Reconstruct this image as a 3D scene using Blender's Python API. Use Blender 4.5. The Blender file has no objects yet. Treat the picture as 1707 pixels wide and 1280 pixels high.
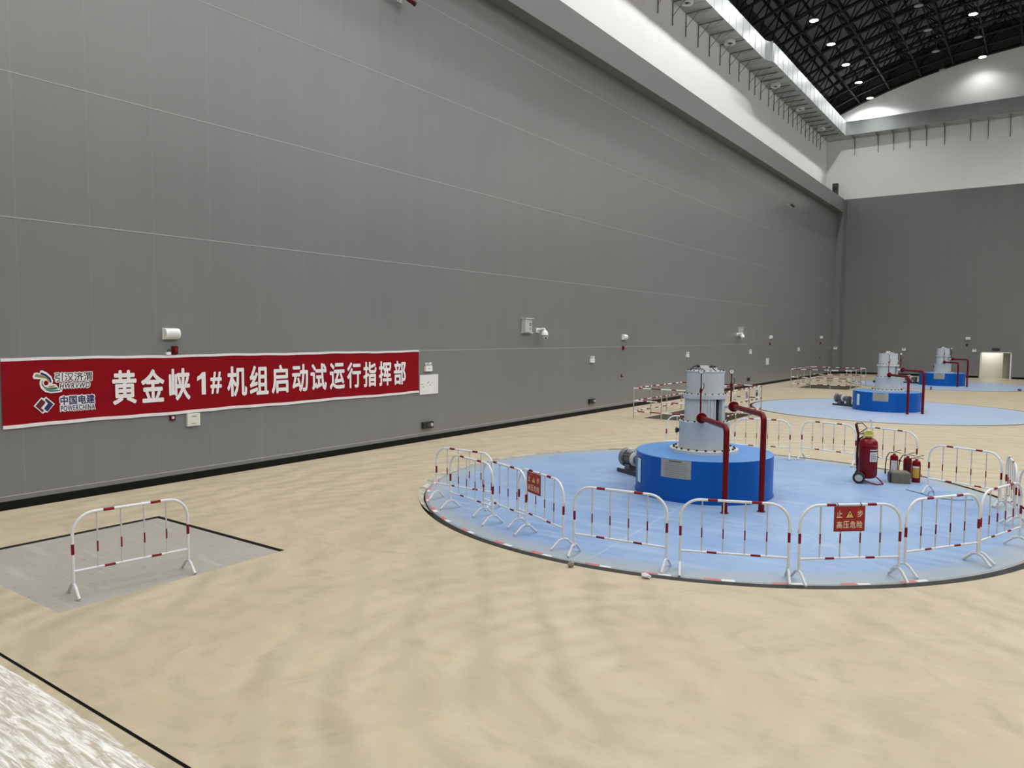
import bpy, bmesh, math, random
from mathutils import Vector, Matrix
random.seed(7)
PI = math.pi
C = bpy.context.scene.collection
SC = bpy.context.scene

# ------------------------------------------------------------------ camera, world, exposure
cam_d = bpy.data.cameras.new('camera')
cam = bpy.data.objects.new('camera', cam_d)
C.objects.link(cam)
cam_d.sensor_fit = 'HORIZONTAL'
cam_d.sensor_width = 36.0
cam_d.lens = 1243.97 / 1707 * 36.0
cam_d.clip_end = 300
_r = Vector((0.81508972, 0.57928410, 0.00765995))
_u = Vector((-0.04449461, 0.04941290, 0.99778685))
_f = Vector((-0.57762356, 0.81362663, -0.06605097))
cam.matrix_world = Matrix(((_r.x, _u.x, -_f.x, 0.0), (_r.y, _u.y, -_f.y, 0.0), (_r.z, _u.z, -_f.z, 3.4), (0, 0, 0, 1)))
SC.camera = cam
SC.view_settings.view_transform = 'Standard'
SC.view_settings.look = 'None'
SC.view_settings.gamma = 1.0
SC.view_settings.use_curve_mapping = False
SC.view_settings.exposure = 0.0
world = bpy.data.worlds.new('world')
SC.world = world
world.use_nodes = True
world.node_tree.nodes['Background'].inputs[0].default_value = (0.8, 0.9, 1.0, 1)
world.node_tree.nodes['Background'].inputs[1].default_value = 0.05

ROW_Y = [73.75 - 4.98 * k for k in range(18)]
P_WALLROW = 1060.0       # the rows over the side walls
P_MIDROW = 660.0       # the inner rows, every second lamp lit
P_SECOND = 515.0        # second row, lit only in the nearer half of the hall


def spot(x, y, z, power, size=116, blend=0.55):
    l = bpy.data.lights.new('lamp_light', 'SPOT')
    l.energy = power
    l.spot_size = math.radians(size)
    l.spot_blend = blend
    l.shadow_soft_size = 0.18
    l.color = (1.0, 0.995, 0.985)
    o = bpy.data.objects.new('lamp_light', l)
    C.objects.link(o)
    o.location = (x, y, z)
    return o


# ------------------------------------------------------------------ materials
def mat(name, col, rough=0.5, metal=0.0, var=0.0, vscale=4.0, spec=0.5, bump=0.0, bscale=30.0, emit=None, estr=0.0, stretch=(1, 1, 1)):
    m = bpy.data.materials.new(name)
    m.use_nodes = True
    nt = m.node_tree
    b = nt.nodes['Principled BSDF']
    b.inputs['Base Color'].default_value = (*col, 1)
    b.inputs['Roughness'].default_value = rough
    b.inputs['Metallic'].default_value = metal
    b.inputs['Specular IOR Level'].default_value = spec
    if emit:
        b.inputs['Emission Color'].default_value = (*emit, 1)
        b.inputs['Emission Strength'].default_value = estr
    tc = nt.nodes.new('ShaderNodeTexCoord')
    mp = nt.nodes.new('ShaderNodeMapping')
    mp.inputs['Scale'].default_value = stretch
    nt.links.new(tc.outputs['Object'], mp.inputs[0])
    n = nt.nodes.new('ShaderNodeTexNoise')
    n.inputs['Scale'].default_value = vscale
    n.inputs['Detail'].default_value = 5
    nt.links.new(mp.outputs[0], n.inputs['Vector'])
    if var > 0:
        mx = nt.nodes.new('ShaderNodeMix')
        mx.data_type = 'RGBA'
        mx.inputs[6].default_value = (*[max(0, c * (1 - var)) for c in col], 1)
        mx.inputs[7].default_value = (*[min(1, c * (1 + var)) for c in col], 1)
        nt.links.new(n.outputs['Fac'], mx.inputs[0])
        nt.links.new(mx.outputs[2], b.inputs['Base Color'])
    if bump > 0:
        n2 = nt.nodes.new('ShaderNodeTexNoise')
        n2.inputs['Scale'].default_value = bscale
        n2.inputs['Detail'].default_value = 4
        nt.links.new(mp.outputs[0], n2.inputs['Vector'])
        bp = nt.nodes.new('ShaderNodeBump')
        bp.inputs['Strength'].default_value = bump
        bp.inputs['Distance'].default_value = 0.02
        nt.links.new(n2.outputs['Fac'], bp.inputs['Height'])
        nt.links.new(bp.outputs[0], b.inputs['Normal'])
    return m


class G:
    """small node-graph helper"""
    def __init__(s, name):
        s.m = bpy.data.materials.new(name)
        s.m.use_nodes = True
        s.nt = s.m.node_tree
        s.b = s.nt.nodes['Principled BSDF']
        s.tc = s.nt.nodes.new('ShaderNodeTexCoord')
        s.obj = s.tc.outputs['Object']

    def link(s, a, b):
        s.nt.links.new(a, b)

    def mapping(s, scale=(1, 1, 1), loc=(0, 0, 0), rot=(0, 0, 0), src=None):
        n = s.nt.nodes.new('ShaderNodeMapping')
        n.inputs['Scale'].default_value = scale
        n.inputs['Location'].default_value = loc
        n.inputs['Rotation'].default_value = rot
        s.link(src or s.obj, n.inputs[0])
        return n.outputs[0]

    def noise(s, vec, scale, detail=4, rough=0.5, dist=0.0):
        n = s.nt.nodes.new('ShaderNodeTexNoise')
        n.inputs['Scale'].default_value = scale
        n.inputs['Detail'].default_value = detail
        n.inputs['Roughness'].default_value = rough
        n.inputs['Distortion'].default_value = dist
        s.link(vec, n.inputs['Vector'])
        return n.outputs['Fac']

    def wave(s, vec, scale, dist, detail=2, kind='BANDS', dscale=1.0, direction='X'):
        n = s.nt.nodes.new('ShaderNodeTexWave')
        n.wave_type = kind
        if kind == 'BANDS':
            n.bands_direction = direction
        else:
            n.rings_direction = 'Z'
        n.inputs['Scale'].default_value = scale
        n.inputs['Distortion'].default_value = dist
        n.inputs['Detail'].default_value = detail
        n.inputs['Detail Scale'].default_value = dscale
        s.link(vec, n.inputs['Vector'])
        return n.outputs['Fac']

    def ramp(s, fac, stops):
        n = s.nt.nodes.new('ShaderNodeValToRGB')
        e = n.color_ramp.elements
        while len(e) > 1:
            e.remove(e[-1])
        e[0].position = stops[0][0]
        e[0].color = (*stops[0][1], 1)
        for p, c in stops[1:]:
            x = e.new(p)
            x.color = (*c, 1)
        s.link(fac, n.inputs[0])
        return n.outputs[0]

    def gray(s, fac, a, b):
        return s.ramp(fac, [(a, (0, 0, 0)), (b, (1, 1, 1))])

    def mix(s, fac, a, b, blend='MIX'):
        n = s.nt.nodes.new('ShaderNodeMix')
        n.data_type = 'RGBA'
        n.blend_type = blend
        for i, v in ((0, fac), (6, a), (7, b)):
            if isinstance(v, (int, float)):
                n.inputs[i].default_value = v
            elif isinstance(v, tuple):
                n.inputs[i].default_value = (*v, 1)
            else:
                s.link(v, n.inputs[i])
        return n.outputs[2]

    def math(s, op, a, b=0.0, c=None):
        n = s.nt.nodes.new('ShaderNodeMath')
        n.operation = op
        for i, v in enumerate((a, b, c)):
            if v is None:
                continue
            if isinstance(v, (int, float)):
                n.inputs[i].default_value = v
            else:
                s.link(v, n.inputs[i])
        return n.outputs[0]

    def sep(s, vec=None):
        n = s.nt.nodes.new('ShaderNodeSeparateXYZ')
        s.link(vec or s.obj, n.inputs[0])
        return n.outputs

    def bump(s, h, strength=0.2, dist=0.01):
        n = s.nt.nodes.new('ShaderNodeBump')
        n.inputs['Strength'].default_value = strength
        n.inputs['Distance'].default_value = dist
        s.link(h, n.inputs['Height'])
        s.link(n.outputs[0], s.b.inputs['Normal'])

    def col(s, c):
        if isinstance(c, tuple):
            s.b.inputs['Base Color'].default_value = (*c, 1)
        else:
            s.link(c, s.b.inputs['Base Color'])

    def rough(s, v):
        if isinstance(v, (int, float)):
            s.b.inputs['Roughness'].default_value = v
        else:
            s.link(v, s.b.inputs['Roughness'])


GREY = (0.178, 0.182, 0.182)


def mk_panel(name, y0, step, axis):
    g = G(name)
    o = g.sep()
    a = o[1] if axis == 'Y' else o[0]
    fr = g.math('FRACT', g.math('DIVIDE', g.math('SUBTRACT', a, y0 - 50 * step), step))
    d = g.math('ABSOLUTE', g.math('SUBTRACT', fr, 0.5))
    seam = g.math('GREATER_THAN', d, 0.5 - 0.006 / step)
    streak = g.noise(g.mapping((1.2, 1.2, 0.05)), 2.0, 3)
    blot = g.noise(g.obj, 0.25, 3)
    c1 = g.mix(streak, tuple(x * 0.94 for x in GREY), tuple(x * 1.06 for x in GREY))
    c2 = g.mix(blot, (0.90, 0.90, 0.90), (1.08, 1.08, 1.08))
    c3 = g.mix(1.0, c1, c2, 'MULTIPLY')
    c4 = g.mix(g.math('MULTIPLY', seam, 0.5), c3, tuple(x * 1.4 for x in GREY))
    g.col(c4)
    g.rough(0.31)
    g.b.inputs['Specular IOR Level'].default_value = 0.75
    return g.m


M = {}
M['wall_panel'] = mk_panel('grey_wall_panel', 11.56, 1.345, 'Y')
M['far_panel'] = mk_panel('grey_far_panel', 0.0, 1.345, 'X')
M['grey_paint'] = mat('grey_paint', GREY, 0.45, var=0.06, vscale=0.6)
M['seam'] = mat('seam_strip', (0.36, 0.365, 0.36), 0.4)
M['plaster'] = mat('white_plaster', (0.84, 0.84, 0.83), 0.85, var=0.04, vscale=0.35, bump=0.05, bscale=6)
M['black_tile'] = mat('black_skirting', (0.006, 0.006, 0.006), 0.5, var=0.3, vscale=1.5, spec=0.15)
M['roof_black'] = mat('roof_frame_black', (0.004, 0.004, 0.005), 0.5, spec=0.25)
M['deck'] = mat('roof_deck_dark', (0.17, 0.17, 0.19), 0.6, var=0.25, vscale=0.6)
M['gable_dark'] = mat('gable_dark', (0.035, 0.035, 0.032), 0.7)
M['galv'] = mat('galvanised_duct', (0.42, 0.45, 0.45), 0.40, metal=0.45, var=0.10, vscale=0.7)
M['galv_rib'] = mat('galvanised_rib', (0.40, 0.42, 0.42), 0.4, metal=0.5)
M['bracket'] = mat('bracket_steel', (0.15, 0.15, 0.15), 0.5, metal=0.3)
M['white_plastic'] = mat('white_plastic', (0.78, 0.78, 0.75), 0.4)
M['cream'] = mat('cream_metal', (0.68, 0.68, 0.62), 0.45)
M['light_grey'] = mat('light_grey', (0.46, 0.47, 0.47), 0.4, var=0.05)
M['black'] = mat('black_plastic', (0.012, 0.012, 0.012), 0.45)
M['dark_grey'] = mat('dark_grey', (0.05, 0.05, 0.05), 0.5)
M['dark_red'] = mat('dark_red_plastic', (0.085, 0.003, 0.005), 0.4, spec=0.3)
M['pipe_red'] = mat('pipe_red_paint', (0.135, 0.002, 0.006), 0.35, var=0.12, vscale=6, spec=0.22)
M['ext_red'] = mat('extinguisher_red', (0.165, 0.002, 0.007), 0.3, spec=0.25, var=0.08, vscale=3)
M['band_red'] = mat('barrier_red_band', (0.195, 0.004, 0.012), 0.45, spec=0.25)
M['barrier_white'] = mat('barrier_white_tube', (0.73, 0.75, 0.79), 0.35, metal=0.0, var=0.06, vscale=8)
M['barrier_foot'] = mat('barrier_foot_white', (0.66, 0.67, 0.68), 0.4, var=0.08, vscale=8)
M['thin_bar'] = mat('barrier_bar_grey', (0.56, 0.56, 0.55), 0.4)
M['rail_steel'] = mat('railing_steel', (0.50, 0.48, 0.42), 0.35, metal=0.5)
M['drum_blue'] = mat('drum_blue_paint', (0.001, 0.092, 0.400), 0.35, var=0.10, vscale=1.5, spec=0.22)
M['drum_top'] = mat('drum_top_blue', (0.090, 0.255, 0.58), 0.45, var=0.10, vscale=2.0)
M['cyl_grey'] = mat('grey_machine_paint', (0.52, 0.56, 0.58), 0.32, var=0.05, vscale=3)
M['cyl_dark'] = mat('grey_machine_shade', (0.26, 0.28, 0.29), 0.35, var=0.05, vscale=3)
M['cyl_white'] = mat('pale_flange_paint', (0.62, 0.63, 0.61), 0.4, var=0.1, vscale=5)
M['steel'] = mat('bare_steel', (0.30, 0.30, 0.29), 0.4, metal=0.7, var=0.3, vscale=9)
M['dark_steel'] = mat('dark_steel', (0.06, 0.06, 0.06), 0.4, metal=0.5, var=0.3, vscale=9)
M['plate'] = mat('nameplate_metal', (0.40, 0.39, 0.35), 0.4, metal=0.3, var=0.12, vscale=6)
M['plate_line'] = mat('nameplate_line', (0.22, 0.21, 0.19), 0.5)
M['motor_grey'] = mat('motor_grey', (0.15, 0.15, 0.145), 0.4, metal=0.4, var=0.4, vscale=9)
M['cyan_pane'] = mat('pale_blue_pane', (0.50, 0.76, 0.92), 0.15, var=0.2, vscale=2)
M['rubber'] = mat('black_rubber', (0.012, 0.012, 0.014), 0.6)
M['valve_yellow'] = mat('valve_yellow_green', (0.55, 0.52, 0.14), 0.45, var=0.3, vscale=12)
M['label_white'] = mat('paper_label', (0.62, 0.62, 0.62), 0.5)
M['label_yellow'] = mat('label_yellow', (0.50, 0.32, 0.04), 0.5)
M['sack'] = mat('grey_brown_block', (0.13, 0.12, 0.09), 0.8, var=0.35, vscale=9, bump=0.4, bscale=25)
M['banner_white'] = mat('banner_white_print', (0.74, 0.72, 0.73), 0.6)
M['black_print'] = mat('black_print', (0.012, 0.012, 0.014), 0.6)
M['navy_print'] = mat('navy_print', (0.010, 0.012, 0.10), 0.6)
M['maroon_print'] = mat('maroon_print', (0.10, 0.004, 0.008), 0.6)
M['olive_print'] = mat('olive_print', (0.24, 0.20, 0.07), 0.6)
M['green_print'] = mat('green_print', (0.02, 0.11, 0.025), 0.6)
M['teal_print'] = mat('teal_print', (0.008, 0.06, 0.16), 0.6)
M['sign_red'] = mat('sign_red', (0.33, 0.010, 0.012), 0.4)
M['sign_rim'] = mat('sign_rim_red', (0.14, 0.01, 0.012), 0.4)
M['sign_text'] = mat('sign_cream_text', (0.78, 0.68, 0.52), 0.5)
M['sign_yellow'] = mat('sign_yellow', (0.72, 0.52, 0.10), 0.5)
M['tape_white'] = mat('tape_white', (0.72, 0.72, 0.72), 0.5, var=0.1, vscale=12)
M['tape_red'] = mat('tape_red', (0.55, 0.16, 0.16), 0.5, var=0.2, vscale=12)
M['wire_blue'] = mat('wire_blue', (0.03, 0.10, 0.22), 0.5)
M['stone'] = mat('stone', (0.30, 0.27, 0.20), 0.9, var=0.3, vscale=20)
M['lens_on'] = mat('lamp_lens_lit', (0.9, 0.9, 0.9), 0.4, emit=(1, 0.98, 0.95), estr=14.0)
M['lens_off'] = mat('lamp_lens_unlit', (0.36, 0.36, 0.36), 0.35)
M['lamp_body'] = mat('lamp_housing', (0.12, 0.12, 0.125), 0.4, metal=0.4)
M['corridor_white'] = mat('corridor_white', (0.80, 0.78, 0.71), 0.8, var=0.03)
M['corridor_grey'] = mat('corridor_grey_side', (0.36, 0.36, 0.30), 0.7, var=0.1)
M['concrete_pit'] = mat('pit_concrete', (0.13, 0.12, 0.09), 0.9, var=0.4, vscale=2.5)
M['trench'] = mat('trench_brown', (0.085, 0.075, 0.050), 0.95, var=0.5, vscale=8)
M['groove'] = mat('dark_groove', (0.035, 0.033, 0.028), 0.85, var=0.4, vscale=6)
M['rim_steel'] = mat('cover_rim_steel', (0.30, 0.31, 0.31), 0.55, metal=0.3, var=0.2, vscale=4)

# floor: dusty beige coating with broom swirls
g = G('beige_floor')
big = g.noise(g.obj, 0.12, 3)
mid = g.noise(g.mapping((1, 1, 1), rot=(0, 0, 0.5)), 0.55, 6, 0.6, 1.6)
sw1 = g.wave(g.mapping((1, 1, 1), loc=(3.0, -6.5, 0)), 0.75, 5.0, 3, 'RINGS', 0.6)
sw2 = g.wave(g.mapping((1, 1, 1), loc=(-2.5, -14.0, 0)), 0.40, 7.0, 3, 'RINGS', 0.7)
fine = g.noise(g.mapping((0.6, 3.2, 1), rot=(0, 0, 0.75)), 2.2, 6, 0.65, 1.2)
marb = g.noise(g.mapping((1, 1, 1), loc=(7, 1, 0)), 0.8, 7, 0.62, 3.0)
msk = g.gray(g.noise(g.mapping((1, 1, 1), loc=(20, 3, 0)), 0.22, 2), 0.34, 0.60)
base = g.mix(big, (0.485, 0.415, 0.285), (0.540, 0.460, 0.320))
base = g.mix(g.math('MULTIPLY', g.gray(mid, 0.42, 0.68), 0.62), base, (0.630, 0.545, 0.385))
base = g.mix(g.math('MULTIPLY', g.gray(marb, 0.48, 0.68), 0.72), base, (0.410, 0.352, 0.240))
base = g.mix(g.math('MULTIPLY', g.math('MULTIPLY', sw1, msk), 0.42), base, (0.650, 0.575, 0.425))
base = g.mix(g.math('MULTIPLY', g.math('MULTIPLY', g.math('POWER', sw2, 3.0), msk), 0.50), base, (0.390, 0.340, 0.240))
base = g.mix(g.math('MULTIPLY', g.gray(fine, 0.48, 0.78), 0.30), base, (0.665, 0.600, 0.455))
pink = g.gray(g.noise(g.mapping((1, 1, 1), loc=(5, 9, 0)), 0.35, 3), 0.55, 0.75)
base = g.mix(g.math('MULTIPLY', pink, 0.30), base, (0.56, 0.41, 0.31))
g.col(g.mix(1.0, base, (0.885, 0.88, 0.865), 'MULTIPLY'))
g.rough(g.math('MULTIPLY_ADD', fine, 0.25, 0.36))
g.b.inputs['Specular IOR Level'].default_value = 0.4
g.bump(fine, 0.06, 0.01)
M['floor'] = g.m

# blue cover paint, more or less paled by dusting and painted-in grazing sheen
def mk_cover(name, dust_sheen):
    g = G(name)
    n1 = g.noise(g.mapping((1, 1, 1)), 0.45, 4, 0.6)
    n2 = g.noise(g.mapping((0.5, 4, 1), rot=(0, 0, -0.6)), 1.5, 5, 0.65)
    c = g.mix(g.gray(n1, 0.30, 0.70), (0.165, 0.310, 0.580), (0.310, 0.445, 0.640))
    c = g.mix(g.math('MULTIPLY', g.gray(n2, 0.44, 0.70), 0.50), c, (0.46, 0.57, 0.69))
    c = g.mix(g.math('MULTIPLY', g.gray(g.noise(g.mapping((3, .6, 1), rot=(0, 0, .3)), 1.2, 4), 0.55, 0.8), 0.35), c, (0.14, 0.26, 0.52))
    o = g.sep()
    rad = g.math('SQRT', g.math('ADD', g.math('POWER', o[0], 2.0), g.math('POWER', o[1], 2.0)))
    ang = g.math('ARCTAN2', o[1], o[0])
    fr = g.math('FRACT', g.math('MULTIPLY_ADD', ang, 8 / (2 * PI), 8.42))
    dl = g.math('MULTIPLY', g.math('ABSOLUTE', g.math('SUBTRACT', fr, 0.5)), g.math('MULTIPLY', rad, 2 * PI / 8))
    line = g.math('LESS_THAN', dl, 0.022)
    c = g.mix(g.math('MULTIPLY', line, 0.45), c, (0.50, 0.58, 0.62))
    edge = g.gray(g.math('ADD', g.math('DIVIDE', rad, 6.0), g.math('MULTIPLY', n2, 0.04)), 0.925, 1.03)
    c = g.mix(g.math('MULTIPLY', edge, 0.85), c, (0.40, 0.43, 0.42))
    c = g.mix(1.0, c, (0.80, 0.84, 0.89), 'MULTIPLY')
    g.col(g.mix(dust_sheen, c, (0.47, 0.54, 0.64)))
    g.rough(g.math('MULTIPLY_ADD', n2, 0.25, 0.30))
    return g.m


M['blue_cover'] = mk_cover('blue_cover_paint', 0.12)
M['blue_cover_pale'] = mk_cover('blue_cover_dust_sheen', 0.52)  # far covers: grazing sheen mixed into the colour as extra paleness

# grey concrete hatch
g = G('grey_concrete')
n1 = g.noise(g.obj, 0.9, 5, 0.6)
n2 = g.noise(g.mapping((1, 1, 1), loc=(4, 2, 1)), 9.0, 4, 0.7)
c = g.mix(n1, (0.290, 0.270, 0.232), (0.395, 0.372, 0.330))
c = g.mix(g.math('MULTIPLY', g.gray(n2, 0.60, 0.72), 0.7), c, (0.16, 0.15, 0.13))
c = g.mix(g.math('MULTIPLY', g.gray(g.noise(g.mapping((.35, 3, 1), rot=(0, 0, 1.4)), 2.0, 4), .58, .72), .3), c, (0.47, 0.46, 0.43))
g.col(c)
g.rough(0.8)
g.bump(n2, 0.25, 0.01)
M['concrete'] = g.m

g = G('chipped_concrete')
n1 = g.noise(g.obj, 3.0, 6, 0.7)
g.col(g.ramp(n1, [(0.30, (0.10, 0.09, 0.07)), (0.45, (0.34, 0.31, 0.25)), (0.70, (0.58, 0.54, 0.46))]))
g.rough(0.95)
g.bump(n1, 0.6, 0.04)
M['chipped'] = g.m

# plastic film with plaster streaks
g = G('dusty_film')
v = g.mapping((1, 1, 1), rot=(0, 0, 0.25))
st = g.noise(g.mapping((0.9, 9.0, 1), rot=(0, 0, 1.05)), 2.6, 7, 0.72, 0.8)
big = g.noise(g.obj, 0.9, 4)
c = g.mix(g.gray(st, 0.43, 0.60), (0.47, 0.41, 0.32), (0.88, 0.88, 0.84))
c = g.mix(g.math('MULTIPLY', g.gray(big, 0.45, 0.7), 0.45), c, (0.80, 0.80, 0.74))
g.col(c)
g.rough(0.45)
g.bump(st, 0.15, 0.01)
M['film'] = g.m

# red banner fabric
g = G('red_banner_fabric')
n1 = g.noise(g.mapping((1, 0.35, 2.0)), 1.6, 4)
g.col(g.mix(n1, (0.180, 0.001, 0.005), (0.270, 0.003, 0.009)))
g.rough(0.6)
g.b.inputs['Specular IOR Level'].default_value = 0.12
g.bump(n1, 0.25, 0.03)
M['banner_red'] = g.m


# ------------------------------------------------------------------ mesh builder
class MB:
    def __init__(s):
        s.v, s.f, s.m = [], [], []

    def add(s, vs, fs, m=0):
        o = len(s.v)
        s.v += [tuple(p) for p in vs]
        for i, f in enumerate(fs):
            s.f.append(tuple(o + k for k in f))
            s.m.append(m[i] if isinstance(m, (list, tuple)) else m)
        return s

    def box(s, x0, x1, y0, y1, z0, z1, m=0, rot=0.0, piv=None):
        vs = [(x, y, z) for z in (z0, z1) for y in (y0, y1) for x in (x0, x1)]
        if rot:
            px, py = piv if piv else ((x0 + x1) / 2, (y0 + y1) / 2)
            c, n = math.cos(rot), math.sin(rot)
            vs = [(px + (x - px) * c - (y - py) * n, py + (x - px) * n + (y - py) * c, z) for x, y, z in vs]
        return s.add(vs, [(0, 2, 3, 1), (4, 5, 7, 6), (0, 1, 5, 4), (2, 6, 7, 3), (0, 4, 6, 2), (1, 3, 7, 5)], m)

    def rbox(s, x0, x1, y0, y1, z0, z1, r=0.02, m=0, n=3):
        """box with rounded vertical and top edges"""
        ring = []
        for cx, cy, a0 in ((x1 - r, y1 - r, 0), (x0 + r, y1 - r, PI / 2), (x0 + r, y0 + r, PI), (x1 - r, y0 + r, 1.5 * PI)):
            for k in range(n + 1):
                a = a0 + PI / 2 * k / n
                ring.append((cx, cy, math.cos(a), math.sin(a)))
        rows = [(z0, r), (z1 - r, r)] + [(z1 - r + r * math.sin(PI / 2 * k / n), r * math.cos(PI / 2 * k / n)) for k in range(1, n + 1)]
        vs = []
        for z, rr in rows:
            vs += [(cx + rr * ca, cy + rr * sa, z) for cx, cy, ca, sa in ring]
        L = len(ring)
        fs = []
        for i in range(len(rows) - 1):
            for k in range(L):
                a, b = i * L + k, i * L + (k + 1) % L
                fs.append((a, b, b + L, a + L))
        fs.append(tuple(reversed(range(L))))
        fs.append(tuple((len(rows) - 1) * L + k for k in range(L)))
        return s.add(vs, fs, m)

    def tube(s, pts, r, n=8, m=0, caps=True):
        pts = [Vector(p) for p in pts]
        k = len(pts)
        tg = []
        for i in range(k):
            a = (pts[i] - pts[i - 1]).normalized() if i else None
            b = (pts[i + 1] - pts[i]).normalized() if i < k - 1 else None
            t = a if b is None else b if a is None else (a + b)
            tg.append(t.normalized() if t.length > 1e-6 else (a or b))
        t0 = tg[0]
        up = Vector((0, 0, 1)) if abs(t0.z) < 0.9 else Vector((1, 0, 0))
        nx = t0.cross(up).normalized()
        vs = []
        for i in range(k):
            if i:
                q = tg[i - 1].rotation_difference(tg[i])
                nx = (q @ nx)
                nx = (nx - tg[i] * nx.dot(tg[i])).normalized()
            ny = tg[i].cross(nx)
            rr = r[i] if isinstance(r, (list, tuple)) else r
            for j in range(n):
                a = 2 * PI * j / n
                vs.append(pts[i] + (nx * math.cos(a) + ny * math.sin(a)) * rr)
        fs, ms = [], []
        for i in range(k - 1):
            mm = m[i] if isinstance(m, (list, tuple)) else m
            for j in range(n):
                a, b = i * n + j, i * n + (j + 1) % n
                fs.append((a, b, b + n, a + n))
                ms.append(mm)
        if caps:
            fs.append(tuple(reversed(range(n))))
            ms.append(ms[0])
            fs.append(tuple((k - 1) * n + j for j in range(n)))
            ms.append(ms[-1])
        return s.add(vs, fs, ms)

    def lathe(s, prof, n=32, m=0, mx=None, a0=0.0, a1=2 * PI):
        """prof: list of (r, z); mx: matrix; full turn unless a1 given"""
        full = abs((a1 - a0) - 2 * PI) < 1e-6
        cols = n if full else n + 1
        vs = []
        for r, z in prof:
            for j in range(cols):
                a = a0 + (a1 - a0) * j / n
                vs.append(Vector((r * math.cos(a), r * math.sin(a), z)))
        if mx is not None:
            vs = [mx @ v for v in vs]
        fs, ms = [], []
        for i in range(len(prof) - 1):
            mm = m[i] if isinstance(m, (list, tuple)) else m
            for j in range(n):
                b = (j + 1) % cols
                if prof[i][0] < 1e-6 and prof[i + 1][0] < 1e-6:
                    continue
                fs.append((i * cols + j, i * cols + b, (i + 1) * cols + b, (i + 1) * cols + j))
                ms.append(mm)
        return s.add(vs, fs, ms)

    def prism(s, poly, z0, z1, mx=None, m=0):
        k = len(poly)
        ar = sum(poly[i][0] * poly[(i + 1) % k][1] - poly[(i + 1) % k][0] * poly[i][1] for i in range(k))
        if ar < 0:
            poly = poly[::-1]
        vs = [Vector((x, y, z0)) for x, y in poly] + [Vector((x, y, z1)) for x, y in poly]
        if mx is not None:
            vs = [mx @ v for v in vs]
        fs = [tuple(reversed(range(k))), tuple(range(k, 2 * k))]
        fs += [(i, (i + 1) % k, k + (i + 1) % k, k + i) for i in range(k)]
        return s.add(vs, fs, m)

    def ball(s, c, r, n=12, m=0, sz=1.0):
        h = n // 2
        prof = [(max(1e-5, r * math.sin(PI * i / h)) if 0 < i < h else 0.0, -r * sz * math.cos(PI * i / h)) for i in range(h + 1)]
        return s.lathe(prof, n, m, Matrix.Translation(c))

    def build(s, name, mats, parent=None, smooth=True, ang=35):
        me = bpy.data.meshes.new(name)
        me.from_pydata(s.v, [], s.f)
        if not isinstance(mats, (list, tuple)):
            mats = [mats]
        for m in mats:
            me.materials.append(M[m] if isinstance(m, str) else m)
        for p, k in zip(me.polygons, s.m):
            p.material_index = k
        me.validate()
        bm = bmesh.new()
        bm.from_mesh(me)
        bmesh.ops.remove_doubles(bm, verts=bm.verts, dist=1e-5)
        bmesh.ops.recalc_face_normals(bm, faces=bm.faces)
        bm.to_mesh(me)
        bm.free()
        if smooth:
            me.polygons.foreach_set('use_smooth', [True] * len(me.polygons))
            me.set_sharp_from_angle(angle=math.radians(ang))
        o = bpy.data.objects.new(name, me)
        C.objects.link(o)
        if parent:
            o.parent = parent
        return o


def tag(o, label, cat, group=None, kind=None):
    o['label'] = label
    o['category'] = cat
    if group:
        o['group'] = group
    if kind:
        o['kind'] = kind
    return o


def struct(o, label=None):
    o['kind'] = 'structure'
    if label:
        o['label'] = label
    return o


def thing(name, label, cat, loc=(0, 0, 0), rz=0.0, group=None):
    o = bpy.data.objects.new(name, None)
    o.empty_display_size = 0.2
    C.objects.link(o)
    o.location = loc
    o.rotation_euler = (0, 0, rz)
    return tag(o, label, cat, group)


def copy_tree(o, parent=None):
    c = o.copy()
    C.objects.link(c)
    if parent:
        c.parent = parent
    for ch in list(o.children):
        copy_tree(ch, c)
    return c


def axis_mx(p, d):
    """matrix whose z axis points along d, at p"""
    d = Vector(d).normalized()
    return Matrix.Translation(p) @ d.to_track_quat('Z', 'Y').to_matrix().to_4x4()


_tc = {}


def text_mesh(body, offset=0.0, shear=0.0):
    key = (body, shear)
    if key in _tc:
        return _tc[key]
    cu = bpy.data.curves.new('glyph', 'FONT')
    cu.body = body
    cu.shear = shear
    if len(body) > 5:
        cu.space_character = 1.14
    cu.resolution_u = 3
    ob = bpy.data.objects.new('glyph', cu)
    C.objects.link(ob)
    dg = bpy.context.evaluated_depsgraph_get()
    dg.update()
    me = bpy.data.meshes.new_from_object(ob.evaluated_get(dg))
    vs = [tuple(v.co) for v in me.vertices]
    fs = [tuple(p.vertices) for p in me.polygons]
    bpy.data.objects.remove(ob)
    bpy.data.curves.remove(cu)
    bpy.data.meshes.remove(me)
    _tc[key] = (vs, fs)
    return vs, fs


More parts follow.
